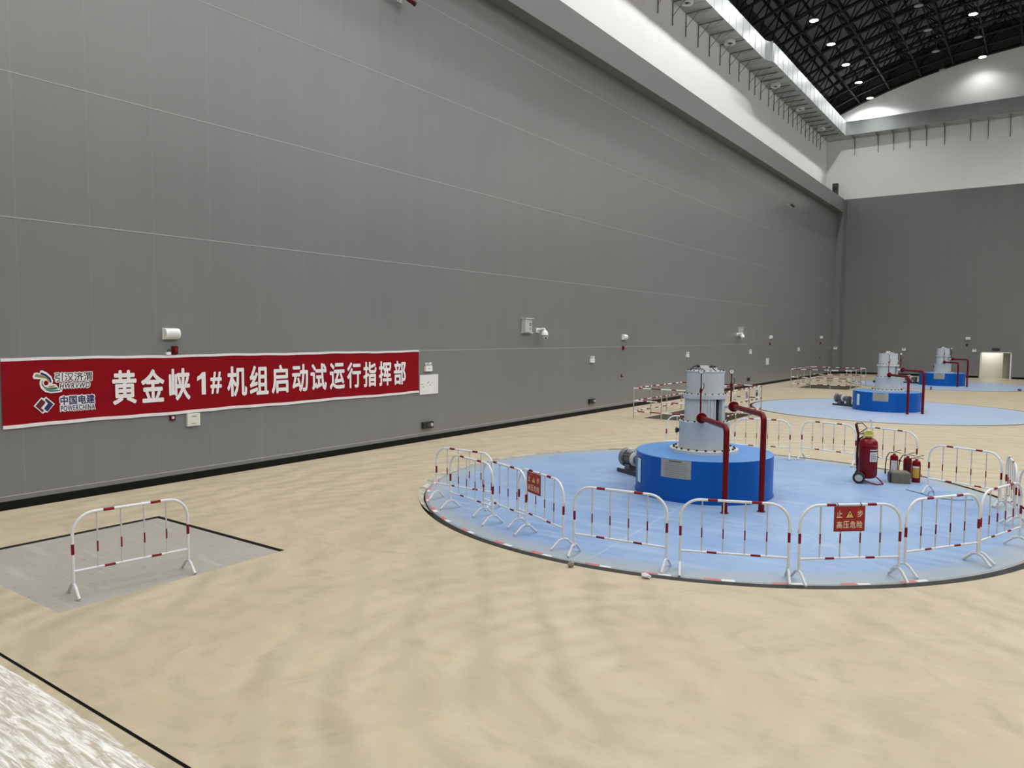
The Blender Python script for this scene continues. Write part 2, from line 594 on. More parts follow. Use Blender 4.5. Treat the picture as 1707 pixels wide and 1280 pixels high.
def add_text(mb, body, mx, cx, cy, w=None, h=None, m=0, offset=0.0, shear=0.0, z=0.0):
    """text fitted to the box w x h centred on cx, cy of the plane mx (local x right, y up, z out)"""
    vs, fs = text_mesh(body, offset, shear)
    rv = vs
    if not vs:
        return
    x0, x1 = min(v[0] for v in rv), max(v[0] for v in rv)
    y0, y1 = min(v[1] for v in rv), max(v[1] for v in rv)
    sx = w / (x1 - x0) if w else None
    sy = h / (y1 - y0) if h else None
    sx = sx or sy
    sy = sy or sx
    b = offset
    if b:
        sx *= (x1 - x0) / (x1 - x0 + 2 * b)
        sy *= (y1 - y0) / (y1 - y0 + 2 * b)
    shifts = [(0, 0)] if not b else [(0, 0)] + [(b * math.cos(2 * PI * k / 8), b * math.sin(2 * PI * k / 8)) for k in range(8)]
    if b > 0.04:
        shifts += [(b * .5 * math.cos(2 * PI * k / 6), b * .5 * math.sin(2 * PI * k / 6)) for k in range(6)]
    for k, (dx, dy) in enumerate(shifts):
        out = [mx @ Vector((cx + (v[0] - (x0 + x1) / 2 + dx) * sx, cy + (v[1] - (y0 + y1) / 2 + dy) * sy, z + 0.00004 * k)) for v in vs]
        mb.add(out, fs, m)


WALLMX = Matrix(((0, 0, 1, 0), (1, 0, 0, 0), (0, 1, 0, 0), (0, 0, 0, 1)))   # local (u, v, n) -> world (n, u, v): the left wall plane
XW, XB, XU = -15.9, -15.37, -17.3      # lower wall face, crane beam face, upper wall face
YF = 75.2
YN = -14.0
XR = 17.3
ZB0, ZB1 = 14.76, 15.95

# ------------------------------------------------------------------ floor with its recesses
UNITS = [(-5.97, 15.70), (-5.90, 38.85), (-5.85, 61.95)]
COVERS = [(-5.845, 15.60), (-5.82, 38.80), (-5.80, 61.90)]
R0 = 6.10
HOLE_R = R0 + 0.13


def circ(cx, cy, r, n=128):
    return [(cx + r * math.cos(2 * PI * k / n), cy + r * math.sin(2 * PI * k / n)) for k in range(n)]


def rect(x0, x1, y0, y1):
    return [(x0, y0), (x1, y0), (x1, y1), (x0, y1)]


HATCH = (-13.20, -9.55, 4.03, 7.33)
PITS = [(-13.35, -10.2, 28.2, 32.6), (-13.35, -10.2, 51.8, 56.2)]
GROOVE = (-14.0, -5.1, 3.115, 3.15)
holes = [circ(cx, cy, HOLE_R) for i, (cx, cy) in enumerate(COVERS)]
holes += [rect(*HATCH)] + [rect(*p) for p in PITS] + [rect(*GROOVE)]
depths = [0.16] * 3 + [0.055, 1.2, 1.2, 0.03]
bm = bmesh.new()
es = []
for loop in [rect(XU, XR, YN, YF)] + holes:
    vs = [bm.verts.new((x, y, 0)) for x, y in loop]
    es += [bm.edges.new((vs[i], vs[(i + 1) % len(vs)])) for i in range(len(vs))]
bmesh.ops.triangle_fill(bm, use_beauty=True, edges=es)
bmesh.ops.recalc_face_normals(bm, faces=bm.faces)
for f in bm.faces:
    if f.normal.z < 0:
        f.normal_flip()
me = bpy.data.meshes.new('floor')
bm.to_mesh(me)
bm.free()
me.materials.append(M['floor'])
floor = bpy.data.objects.new('floor', me)
C.objects.link(floor)
struct(floor, 'dusty beige coated floor of the hall')
for i, (loop, dep) in enumerate(zip(holes, depths)):
    mb = MB()
    k = len(loop)
    mb.add([(x, y, 0.0) for x, y in loop] + [(x, y, -dep) for x, y in loop],
           [(a, (a + 1) % k, k + (a + 1) % k, k + a) for a in range(k)], 0)
    mb.add([(x, y, -dep) for x, y in loop], [tuple(range(k))], 1)
    mats = [['trench', 'groove'], ['trench', 'groove'], ['trench', 'groove'], ['groove', 'concrete'], ['concrete_pit', 'concrete_pit'], ['concrete_pit', 'concrete_pit'], ['groove', 'groove']][i]
    struct(mb.build('floor_recess', mats, floor, smooth=False))

# chipped concrete lip left of the nearest cover
mb = MB()
n = 40
cx, cy = COVERS[0]
a0, a1 = math.radians(138), math.radians(236)
vs = []
for k in range(n + 1):
    a = a0 + (a1 - a0) * k / n
    t = math.sin(PI * k / n)
    ri = R0 + 0.005 + 0.02 * random.random()
    ro = R0 + 0.03 + 0.16 * t ** 0.6 + 0.03 * random.random() * t
    for r, z in ((ri, -0.12), (ri, -0.03 + .015 * random.random()), ((ri + ro) / 2, -0.012 + .02 * random.random()), (ro, 0.001 + 0.012 * random.random())):
        vs.append((cx + r * math.cos(a) - .02, cy + r * math.sin(a), z))
fs = [(4 * k + j, 4 * k + j + 1, 4 * k + j + 5, 4 * k + j + 4) for k in range(n) for j in range(3)]
mb.add(vs, fs)
struct(mb.build('floor_edge', 'chipped', floor, ang=60))

# ------------------------------------------------------------------ walls
SEAMS = [2.88, 5.53, 8.21, 10.88, 13.50]
mb = MB()
mb.box(XU - 0.3, XW, YN, YF, 0.0, ZB0 + 0.1, 0)
wl = struct(mb.build('wall_left', ['wall_panel'], None, smooth=False), 'tall grey panelled wall on the left')
mb = MB()
for z in SEAMS + [0.26]:
    mb.box(XW, XW + 0.004, YN, YF - 0.6, z - 0.009, z + 0.009, 0)
struct(mb.build('seam_strip', 'seam', wl, smooth=False))
mb = MB()
mb.box(XU - 0.3, XU, YN, YF, ZB1 - 0.1, 22.7, 0)
struct(mb.build('wall_left_upper', 'plaster', None, smooth=False), 'white upper wall above the crane beam')
mb = MB()
mb.box(XU - 0.3, XU, YN, YF, 22.7, 26.2, 0)
struct(mb.build('wall_left_eave', 'gable_dark', None, smooth=False), 'dark closure strip of the wall above the duct')
mb = MB()
mb.box(XU, XB, YN, YF, ZB0, ZB1, 0)
struct(mb.build('trim_1', 'grey_paint', None, smooth=False), 'grey crane beam running along the left wall')
mb = MB()
mb.box(XW, XB, YF - 1.6, YF, 0.0, ZB0, 0)
struct(mb.build('trim_2', 'grey_paint', None, smooth=False), 'grey corner pier at the far end of the left wall')
mb = MB()
mb.box(XW, XW + 0.02, YN, YF - 1.6, 0.0, 0.165, 0)
mb.box(XW, XB + 0.015, YF - 1.615, YF - 1.6, 0, 0.165, 0)
mb.box(XB, XB + 0.015, YF - 1.615, YF, 0, 0.165, 0)
struct(mb.build('baseboard_left', 'black_tile', None, smooth=False), 'black skirting of the left wall')

# roof curve: height of the frame's lower chord above x
RX0, RZ0, RR = 1.2, 27.47, 46.0


def zb(x):
    return RZ0 - (RR - math.sqrt(RR * RR - (x - RX0) ** 2))


# far wall with the doorway
DX0, DX1, DZ = -4.32, -2.10, 2.22
ZG = 16.15
mb = MB()
mb.box(XU, DX0, YF, YF + 0.3, 0, DZ, 0)
mb.box(DX1, XR, YF, YF + 0.3, 0, DZ, 0)
mb.box(XU, XR, YF, YF + 0.3, DZ, ZG, 0)
wf = struct(mb.build('wall_far', 'far_panel', None, smooth=False), 'dark grey far end wall')
mb = MB()
xs = [XU + (XR - XU) * k / 40 for k in range(41)]
mb.prism([(XU, ZG), (XR, ZG)] + [(x, zb(x) + 0.0) for x in reversed(xs)], 0, 0.3, Matrix(((1, 0, 0, 0), (0, 0, 1, YF), (0, 1, 0, 0), (0, 0, 0, 1))), 0)
struct(mb.build('wall_far_upper', 'plaster', None, smooth=False), 'white upper part of the far wall')
mb = MB()
mb.prism([(x, zb(x)) for x in xs] + [(x, zb(x) + 3.0) for x in reversed(xs)], 0, 0.3, Matrix(((1, 0, 0, 0), (0, 0, 1, YF), (0, 1, 0, 0), (0, 0, 0, 1))), 0)
struct(mb.build('wall_far_gable', 'gable_dark', None, smooth=False), 'dark gable strip under the roof')
mb = MB()
mb.box(-14.5, DX0 - 0.08, YF - 0.02, YF, 0, 0.165, 0)
mb.box(DX1 + 0.08, XR, YF - 0.02, YF, 0, 0.165, 0)
mb.box(XB, -14.4, YF - 0.02, YF, 0, 0.165, 0)
struct(mb.build('baseboard_far', 'black_tile', None, smooth=False), 'black skirting of the far wall')
mb = MB()
mb.box(XR - 1.4, XR + 0.3, YN, YF, 0, ZB1, 0)
struct(mb.build('wall_right', 'grey_paint', None, smooth=False), 'grey lower right wall of the hall')
mb = MB()
mb.box(XR, XR + 0.3, YN, YF, ZB1, 26.2, 0)
struct(mb.build('wall_right_upper', 'plaster', None, smooth=False), 'white upper right wall of the hall')
mb = MB()
mb.box(XU, XR, YN - 0.3, YN, 0, 30.5, 0)
struct(mb.build('wall_back', 'grey_paint', None, smooth=False), 'end wall behind the camera')

# doorway: passage behind the far wall
d = bpy.data.objects.new('door_1', None)
C.objects.link(d)
d.location = (0, 0, 0)
struct(d, 'bright open doorway in the far wall')
mb = MB()
for x0, x1 in ((DX0 - 0.02, DX0 + 0.09), (DX1 - 0.09, DX1 + 0.02)):
    mb.box(x0, x1, YF - 0.03, YF + 0.32, 0, DZ, 0)
mb.box(DX0 - 0.02, DX1 + 0.02, YF - 0.03, YF + 0.32, DZ - 0.06, DZ + 0.02, 0)
struct(mb.build('door_frame', 'cream', d, smooth=False))
mb = MB()
mb.box(DX0 - 0.4, DX1 + 0.9, YF + 2.4, YF + 2.5, 0, 2.8, 0)
mb.box(DX0 - 0.5, DX0 - 0.4, YF + 0.3, YF + 2.5, 0, 2.8, 0)
mb.box(DX0 - 0.4, DX1 + 0.9, YF + 0.3, YF + 2.5, 2.8, 2.9, 0)
struct(mb.build('passage_wall', 'corridor_white', d, smooth=False))
mb = MB()
mb.box(DX1 - 0.62, DX1 + 0.9, YF + 0.9, YF + 1.0, 0, 2.8, 0)
struct(mb.build('passage_side', 'corridor_grey', d, smooth=False))
mb = MB()
mb.box(DX0 - 0.5, DX1 + 0.9, YF, YF + 2.5, -0.05, 0.0, 0)
struct(mb.build('passage_floor', 'floor', d, smooth=False))
lp = bpy.data.lights.new('passage_light', 'POINT')
lp.energy = 45
lp.shadow_soft_size = 0.15
lo = bpy.data.objects.new('passage_light', lp)
C.objects.link(lo)
lo.location = (-3.6, YF + 1.4, 2.5)

# ------------------------------------------------------------------ roof deck and space frame
mb = MB()
DH = 2.2
vs = []
for x in xs:
    for y in (YN - 0.3, YF + 0.3):
        vs += [(x, y, zb(x) + DH), (x, y, zb(x) + DH + 0.2)]
fs = []
for k in range(40):
    a = 4 * k
    fs += [(a, a + 2, a + 6, a + 4), (a + 1, a + 5, a + 7, a + 3)]
mb.add(vs, fs)
struct(mb.build('ceiling', 'deck', None), 'dark arched roof deck')
mb = MB()
for x in xs[1:-1:2]:
    mb.box(x - 0.05, x + 0.05, 20, YF, zb(x) + DH - 0.16, zb(x) + DH + 0.01, 0)
struct(mb.build('ceiling_purlin', 'roof_black', bpy.data.objects['ceiling'], smooth=False))

fr_root = bpy.data.objects.new('ceiling_frame', None)
C.objects.link(fr_root)
struct(fr_root, 'black steel space frame under the roof')
NX, DYF = 14, 2.46
XE = 17.0
gx = [-XE + 2 * XE * i / NX for i in range(NX + 1)]
gy = [YF - 0.12 - DYF * j for j in range(26)]
TOPD = 1.75


def tz(x):
    return zb(max(-XE, min(XE, x))) + TOPD


low, top, web, node = MB(), MB(), MB(), MB()
hx = [(gx[i] + gx[i + 1]) / 2 for i in range(NX)]
hy = [(gy[j] + gy[j + 1]) / 2 for j in range(len(gy) - 1)]
for j, y in enumerate(gy):
    low.tube([(x, y, zb(x)) for x in gx], 0.115 if j % 2 == 0 else 0.10, 6)
for x in gx:
    low.tube([(x, gy[0], zb(x)), (x, gy[-1], zb(x))], 0.07, 6)
for y in hy:
    top.tube([(x, y, tz(x)) for x in hx], 0.125, 6)
for x in hx:
    top.tube([(x, hy[0], tz(x)), (x, hy[-1], tz(x))], 0.06, 6)
top.tube([(x, gy[0], tz(x)) for x in gx], 0.08, 6)
for x in gx:
    web.tube([(x, gy[0], zb(x)), (x, gy[0], tz(x))], 0.045, 5, caps=False)
for i, x in enumerate(hx):
    for j, y in enumerate(hy):
        for ax in (gx[i], gx[i + 1]):
            for ay in (gy[j], gy[j + 1]):
                web.tube([(x, y, tz(x)), (ax, ay, zb(ax))], 0.055, 4, caps=False)
for x in gx:
    for y in gy:
        node.ball((x, y, zb(x)), 0.14, 6)
for n_, b_ in (('lower_chord', low), ('upper_chord', top), ('web_strut', web), ('node_ball', node)):
    struct(b_.build(n_, 'roof_black', fr_root))

# ------------------------------------------------------------------ ceiling lamps


def lamp_proto(on):
    t = thing('ceiling_lamp', 'x', 'ceiling lamp', (0, 0, 0))
    mb = MB()
    mb.tube([(0, 0, 0.16), (0, 0, 0.9)], 0.022, 6)
    mb.build('hanger_rod', 'lamp_body', t)
    mb = MB()
    mb.lathe([(0.0, 0.22), (0.10, 0.22), (0.13, 0.14), (0.26, 0.09), (0.30, 0.0), (0.28, 0.0), (0.25, 0.03), (0.0, 0.03)], 24)
    mb.build('housing', 'lamp_body', t)
    mb = MB()
    mb.lathe([(0.0, -0.015), (0.20, -0.012), (0.275, 0.005)], 24)
    mb.build('lens', 'lens_on' if on else 'lens_off', t)
    return t


ON, OFF = lamp_proto(True), lamp_proto(False)
used = {True: False, False: False}
ORD = ['nearest the gable', 'second from the gable', 'third from the gable', 'fourth from the gable', 'fifth from the gable', 'sixth from the gable']
for x, rowname, pat, pw in ((-13.53, 'row beside the silver duct', 'all', P_WALLROW), (-7.95, 'second row from the duct', 'near', P_SECOND), (-5.11, 'third row from the duct', 'alt', P_MIDROW),
                            (5.11, '', 'alt', P_MIDROW), (7.95, '', 'near', P_SECOND), (13.53, '', 'all', P_WALLROW)):
    z = zb(x) - (0.42 if abs(x) > 10 else 0.55)
    for k, y in enumerate(ROW_Y):
        on = pat == 'all' or (pat == 'alt' and k % 2 == 0) or (pat == 'near' and k >= 4)
        if on:
            spot(x, y, z - 0.03, pw * (0.6 if k == 0 and abs(x) < 6 else 1.6 if k == 0 and x < -10 else 1.35 if x > 0 else 1.06), *((158, 0.6) if x < -10 else (150, 0.45) if x > 0 else (145, 0.7) if x > -6 and k < 4 else (116, 0.55)))
        if x < 0 and k < (6 if x < -10 else 4):
            p = ON if on else OFF
            o = p if not used[on] else copy_tree(p)
            used[on] = True
            o.location = (x, y, z)
            o['label'] = '%s round lamp %s in the %s' % ('lit' if on else 'unlit grey', ORD[k], rowname)
            o['group'] = 'round lamps hanging under the roof frame'

# ------------------------------------------------------------------ air ducts, nozzles and brackets
ZD0, ZD1 = 21.62, 22.85


def duct_box(mb, x0, x1, y0, y1, z0, z1):
    mb.box(x0, x1, y0, y1, z0, z1, 0)


du = thing('air_duct', 'long silver sheet-metal air duct high along the left white wall', 'air duct', (XU, 40, ZD0))
ox, oy, oz = XU, 40, ZD0
mb = MB()
XD1, XD2 = -15.78, -15.42
poly = [(XU + 0.04, 10), (XD1, 10), (XD1, 50.7), (XD2, 51.6), (XD2, 73.62), (XU + 0.04, 73.62)]
mb.prism([(x - ox, y - oy) for x, y in poly], 0, ZD1 - ZD0, None, 0)
mb.build('duct_body', 'galv', du, smooth=False)
y = 28.0
fl_ = {}
while y < 73.4:
    xf = XD1 if y < 50.7 else XD2
    if xf not in fl_:
        mb = MB()
        mb.box(XU + 0.04 - ox, xf + 0.018 - ox, -0.02, 0.02, -0.018, ZD1 - ZD0 + 0.018)
        fl_[xf] = q = mb.build('duct_flange', 'galv_rib', du, smooth=False)
    else:
        q = fl_[xf].copy()
        C.objects.link(q)
        q.parent = du
    q.location = (0, y - oy, 0)
    y += 1.22
noz = None
for y in (32.6, 39.6, 46.4, 56.1, 62.8, 69.8):
    if noz is None:
        mb = MB()
        mb.lathe([(0.33, 0.0), (0.34, -0.16), (0.30, -0.20), (0.22, -0.17), (0.18, -0.10), (0.18, 0.02)], 24, 0)
        mb.lathe([(0.0, -0.18), (0.08, -0.17), (0.13, -0.10), (0.12, 0.02)], 20, 1)
        noz = mb.build('air_nozzle', ['white_plastic', 'dark_grey'], du)
        q = noz
    else:
        q = noz.copy()
        C.objects.link(q)
        q.parent = du
    q.location = (-16.62 - ox, y - oy, 0)

df = thing('air_duct', 'grey sheet-metal air duct across the far white wall', 'air duct', (-8, YF, ZD0))
mb = MB()
mb.box(XU + 0.06 + 8, XR + 8 - 0.4, -1.55, -0.04, 0, ZD1 - ZD0 - 0.02, 0)
mb.build('duct_body', 'galv', df, smooth=False)
x = XD2 + 1.2
q = None
while x < 3:
    if q is None:
        mb = MB()
        mb.box(-0.02, 0.02, -1.568, -0.04, -0.018, ZD1 - ZD0)
        q = mb.build('duct_flange', 'galv_rib', df, smooth=False)
    else:
        q = q.copy()
        C.objects.link(q)
        q.parent = df
    q.location = (x + 8, 0, 0)
    x += 1.5


def bracket_mesh(depth, post, name='duct_bracket'):
    mb = MB()
    mb.box(0, depth, -0.02, 0.02, -0.075, -0.02, 0)
    mb.box(0.0, 0.04, -0.022, 0.022, -post, -0.02, 0)
    mb.tube([(0.03, 0, -post * 0.62), (depth * 0.48, 0, -0.07)], 0.018, 5)
    mb.tube([(depth - 0.03, 0, -0.05), (depth * 0.5, 0.55, -0.05)], 0.012, 4)
    return mb


LBY = [29.9, 31.75, 33.6, 35.45, 37.3, 39.2, 41.05, 42.9, 44.7, 46.55, 48.3, 50.1, 52.26, 53.45, 54.8, 56.65, 58.0, 59.3, 60.6, 61.9, 63.2, 64.5, 65.8, 67.1, 68.4, 69.7, 71.0, 72.3]
bk = None
for y in LBY:
    if bk is None:
        bk = bracket_mesh(1.55, 1.3).build('duct_bracket', 'bracket', None, smooth=False)
        tag(bk, 'thin dark steel bracket carrying the silver duct on the left wall', 'bracket', 'brackets under the silver duct on the left wall')
        q = bk
    else:
        q = bk.copy()
        C.objects.link(q)
    q.location = (XU + 0.02, y, ZD0 - 0.02)
bk = None
for x in (-14.9, -12.95, -11.68, -10.39, -9.09, -7.71, -5.80, -4.53, -2.98, -1.5):
    if bk is None:
        bk = bracket_mesh(1.5, 1.5).build('duct_bracket', 'bracket', None, smooth=False)
        tag(bk, 'thin dark steel bracket carrying the grey duct across the far wall', 'bracket', 'brackets under the grey duct on the far wall')
        q = bk
    else:
        q = bk.copy()
        C.objects.link(q)
    q.location = (x, YF - 0.02, ZD0 - 0.02)
    q.rotation_euler = (0, 0, -PI / 2)

# crane end stop on the beam
t = thing('crane_stop', 'dark upright crane buffer at the far end of the grey beam', 'crane stop', (-16.25, 74.2, ZB1))
mb = MB()
mb.box(-0.22, 0.22, -0.25, 0.25, 0, 1.55, 0)
mb.build('post', 'dark_grey', t, smooth=False)
mb = MB()
mb.lathe([(0, 0), (.12, 0), (.12, .28), (0, .28)], 12, 0, axis_mx((0, -.25, 1.1), (0, -1, 0)))
mb.build('buffer', 'black', t)

# ------------------------------------------------------------------ machine covers on the floor
TAPE = [205 + 8.6 * k for k in range(14)]


def make_cover(idx, label):
    cx, cy = COVERS[idx]
    t = thing('floor_cover', label, 'floor cover', (cx, cy, 0), 0, None)
    mb = MB()
    mb.lathe([(0, 0.006), (1.4, 0.006), (3.0, 0.006), (R0 - 0.06, 0.006)], 128, 0)
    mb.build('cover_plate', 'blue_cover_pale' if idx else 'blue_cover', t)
    mb = MB()
    mb.lathe([(R0 - 0.06, 0.006), (R0, 0.006), (R0, -0.10)], 128, 0)
    mb.build('rim', 'rim_steel', t)
    if idx == 0:
        for k, d in enumerate(TAPE):
            d = d + random.uniform(-.8, .8)
            mb = MB()
            for q, (s0, s1) in enumerate(((0.0, 2.1), (2.2, 3.9))):
                pts = [math.radians(d + s0 + (s1 - s0) * w / 4) for w in range(5)]
                rr0, rr1 = R0 - 0.085 + random.uniform(-.02, .01), R0 - 0.012
                vs = [(r * math.cos(a), r * math.sin(a), 0.0085) for a in pts for r in (rr0, rr1)]
                mb.add(vs, [(2 * w, 2 * w + 1, 2 * w + 3, 2 * w + 2) for w in range(4)], q)
            mb.build('edge_tape', ['tape_red', 'tape_white'], t, smooth=False)
    return t


make_cover(0, 'large round pale blue floor cover nearest the camera, ringed by barriers')
make_cover(1, 'round pale blue floor cover in the middle, without barriers')
make_cover(2, 'round pale blue floor cover farthest away, near the doorway')

# concrete hatch slab
t = MB()
x0, x1, y0, y1 = HATCH
t.box(x0 + 0.05, x1 - 0.05, y0 + 0.02, y1 - 0.05, -0.055, -0.022, 0)
tag(t.build('hatch_cover', 'concrete', None, smooth=False), 'square grey concrete hatch slab sunk in the floor below the banner', 'hatch cover')

# ------------------------------------------------------------------ generator units


_bolt = {}


def bolts(parent, r, z, n, rad=0.022, h=0.03, ph=0.0):
    """a ring of bolt heads, each a part of its flange"""
    for k in range(n):
        a = ph + 2 * PI * k / n
        if (rad, h) not in _bolt:
            mb = MB()
            mb.lathe([(0, h), (rad, h), (rad, 0)], 6)
            q = mb.build('bolt', 'dark_steel', parent)
            _bolt[(rad, h)] = q
        else:
            q = _bolt[(rad, h)].copy()
            C.objects.link(q)
            q.parent = parent
        q.location = (r * math.cos(a), r * math.sin(a), z)


def drum_patch(a0, a1, z0, z1, r, n=8):
    vs = []
    for k in range(n + 1):
        a = math.radians(a0 + (a1 - a0) * k / n)
        vs += [(r * math.cos(a), r * math.sin(a), z0), (r * math.cos(a), r * math.sin(a), z1)]
    return vs, [(2 * k, 2 * k + 2, 2 * k + 3, 2 * k + 1) for k in range(n)]


def make_unit(label, loc, group):
    t = thing('generator_unit', label, 'generator', (*loc, 0.006), 0, group)
    RD, HD = 1.46, 0.885
    mb = MB()
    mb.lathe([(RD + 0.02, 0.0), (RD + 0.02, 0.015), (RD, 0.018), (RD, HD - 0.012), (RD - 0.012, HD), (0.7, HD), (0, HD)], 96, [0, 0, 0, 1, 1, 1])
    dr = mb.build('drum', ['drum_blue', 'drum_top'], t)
    # rating plate
    mb = MB()
    mb.add(*drum_patch(-104.5, -78.5, 0.49, 0.868, RD + 0.006), 0)
    for k in range(8):
        z = 0.52 + k * 0.038
        mb.add(*drum_patch(-102 + random.uniform(0, 2), -81 - random.uniform(0, 3), z, z + 0.009, RD + 0.009), 2)
    mb.add(*drum_patch(-97, -86, 0.825, 0.845, RD + 0.009), 1)
    np_ = mb.build('rating_plate', ['plate', 'dark_grey', 'plate_line'], dr)
    np_['label'] = 'grey metal rating plate'
    mb = MB()
    mb.add(*drum_patch(-140.5, -131.0, 0.20, 0.775, RD + 0.004), 0)
    mb.add(*drum_patch(-139.7, -131.8, 0.225, 0.75, RD + 0.008), 1)
    mb.build('inspection_pane', ['dark_steel', 'cyan_pane'], dr)
    # stacked casing
    mb = MB()
    mb.lathe([(0.73, HD), (0.73, HD + 0.07), (0.55, HD + 0.075)], 64)
    bf = mb.build('base_flange', 'cyl_white', t)
    bolts(bf, 0.65, HD + 0.072, 22, 0.026, 0.035)
    mb = MB()
    mb.lathe([(0.54, HD + 0.07), (0.54, 1.50), (0.545, 1.51), (0.545, 1.55), (0.42, 1.555)], 64)
    lc = mb.build('lower_casing', 'cyl_grey', t)
    bolts(lc, 0.49, 1.552, 18, 0.018, 0.028, ph=.1)
    mb = MB()
    mx = axis_mx((0.54 * math.cos(-2.75), 0.54 * math.sin(-2.75), 1.32), (math.cos(-2.75), math.sin(-2.75), 0))
    mb.lathe([(0, 0.08), (0.055, 0.08), (0.062, 0.04), (0.03, 0.0)], 14, 0, mx)
    mb.build('knob', 'black', lc)
    # mid casing open on its right side
    mb = MB()
    oa, ob = math.radians(-40), math.radians(-14)
    mb.lathe([(0.43, 1.55), (0.43, 2.06)], 56, 0, None, ob, oa + 2 * PI)
    mb.lathe([(0.36, 1.56), (0.36, 2.06)], 24, 1)
    for a in (oa, ob):
        mb.box(0.36, 0.45, -0.012, 0.012, 1.555, 2.06, 0, a, (0, 0))
    for a in (-75, -58, -50):
        mb.box(0.43, 0.445, -0.018, 0.018, 1.56, 2.05, 0, math.radians(a), (0, 0))
    mb.build('middle_casing', ['cyl_grey', 'black'], t)
    mb = MB()
    mb.lathe([(0.42, 2.05), (0.475, 2.05), (0.475, 2.14), (0.40, 2.145)], 64)
    uf = mb.build('upper_flange', 'cyl_grey', t)
    bolts(uf, 0.437, 2.143, 18, 0.016, 0.026, ph=.2)
    mb = MB()
    mb.lathe([(0.40, 2.14), (0.40, 2.62), (0.41, 2.622), (0.41, 2.645), (0.0, 2.65)], 64)
    uc = mb.build('upper_casing', 'cyl_grey', t)
    bolts(uc, 0.385, 2.646, 20, 0.013, 0.02)
    mb = MB()
    mb.box(-0.12, 0.06, -0.10, 0.06, 2.65, 2.75, 0, 0.6)
    mb.box(0.02, 0.22, 0.0, 0.12, 2.65, 2.71, 0, 0.6)
    mb.box(0.06, 0.2, 0.02, 0.1, 2.71, 2.75, 1, 0.6)
    mb.lathe([(0.05, 2.65), (0.05, 2.74), (0, 2.74)], 12, 1)
    mb.build('sensor_block', ['cyl_white', 'dark_steel'], uc, smooth=False)
    mb = MB()
    for q in range(4):
        mb.tube([(-0.30 + .02 * q, -0.16 - .03 * q, 2.66), (-0.24 + .02 * q, -0.12 - .02 * q, 2.72 + .01 * q), (-0.16, -0.08, 2.77 - .015 * q), (-0.08, -0.03, 2.72)], 0.013, 5)
    mb.tube([(0.1, 0.1, 2.7), (0.14, -0.02, 2.76), (0.2, -0.1, 2.70), (0.26, -0.14, 2.66)], 0.012, 5)
    mb.build('cable', 'black', uc)
    # the pipes
    for (bx, by), (fx, fy), z, stub in (((1.12, -1.78), (0.16, -0.60), 1.667, (0.10, -0.41)), ((1.65, -1.22), (0.60, 0.10), 1.886, (0.34, 0.06))):
        b, f_ = Vector((bx, by, 0)), Vector((fx, fy, z))
        d = (Vector((fx, fy, 0)) - Vector((bx, by, 0))).normalized()
        R_ = 0.13
        pts = [(bx, by, 0), (bx, by, z - R_)]
        for k in range(1, 7):
            a = PI / 2 * k / 6
            pts.append(Vector((bx, by, z - R_)) + d * (R_ * (1 - math.cos(a))) + Vector((0, 0, R_ * math.sin(a))))
        pts.append(f_)
        mb = MB()
        mb.tube(pts, 0.056, 14)
        mb.lathe([(0.0, 0.0), (0.078, 0.0), (0.078, 0.012), (0.056, 0.014)], 20, 0, Matrix.Translation((bx, by, 0)))
        pp = mb.build('pipe', 'pipe_red', t)
        mb = MB()
        mx = axis_mx(f_ - d * 0.03, d)
        mb.lathe([(0, 0), (0.112, 0), (0.112, 0.028), (0, 0.028)], 24, 0, mx)
        mb.lathe([(0, 0.032), (0.112, 0.032), (0.112, 0.055), (0, 0.055)], 24, 1, mx)
        bolts2 = []
        for k in range(8):
            a = 2 * PI * k / 8
            mb.lathe([(0, -0.016), (0.012, -0.016), (0.012, 0.0)], 6, 0, mx @ Matrix.Translation((0.088 * math.cos(a), 0.088 * math.sin(a), 0)))
        mb.build('pipe_flange', ['pipe_red', 'cyl_white'], pp)
        mb = MB()
        mb.tube([f_ + d * 0.02, Vector((stub[0], stub[1], z))], 0.05, 14)
        mb.build('pipe_stub', 'cyl_white', t)
    # gauges on their stems
    for gx_, gy_, z0, zv, zt, fr_ in ((0.13, -0.585, 1.77, 2.24, 2.60, -1.30), (0.50, 0.22, 1.90, 2.33, 2.58, -1.02)):
        mb = MB()
        mb.tube([(gx_, gy_, z0 - 0.12), (gx_, gy_, zv + .06)], 0.017, 8, 0)
        mb.tube([(gx_, gy_, zv + .06), (gx_, gy_, zt)], 0.013, 8, 1)
        mb.lathe([(0, 0), (.03, 0), (.03, .08), (0, .08)], 10, 0, Matrix.Translation((gx_, gy_, zv - .04)))
        gs = mb.build('gauge_stem', ['pipe_red', 'black'], t)
        mb = MB()
        mx = axis_mx((gx_, gy_, zt + 0.055), (math.cos(fr_), math.sin(fr_), 0.1))
        mb.lathe([(0, -0.03), (0.058, -0.03), (0.062, 0.02), (0.052, 0.022)], 20, 0, mx)
        mb.lathe([(0.053, 0.016), (0, 0.016)], 20, 1, mx)
        mb.box(-0.004, 0.004, -0.01, 0.042, 0.017, 0.019, 0)
        k0 = len(mb.v) - 8
        for i in range(k0, len(mb.v)):
            mb.v[i] = tuple(mx @ Vector(mb.v[i]))
        mb.build('gauge_dial', ['black', 'label_white'], gs)
        mb = MB()
        mb.tube([(gx_ + .02, gy_, zv), (gx_ + .065, gy_ - .02, zv + .05), (gx_ + .075, gy_ - .02, zv + .12), (gx_ + .05, gy_ - .02, zv + .17)], 0.008, 5)
        mb.build('valve_lever', 'dark_red', gs)
    mb = MB()
    mb.tube([(0.36, 0.13, 2.30), (0.50, 0.22, 2.30)], 0.014, 8)
    mb.lathe([(0, 0), (.03, 0), (.03, .05), (0, .05)], 10, 1, axis_mx((0.37, 0.14, 2.30), (0.8, 0.5, 0)))
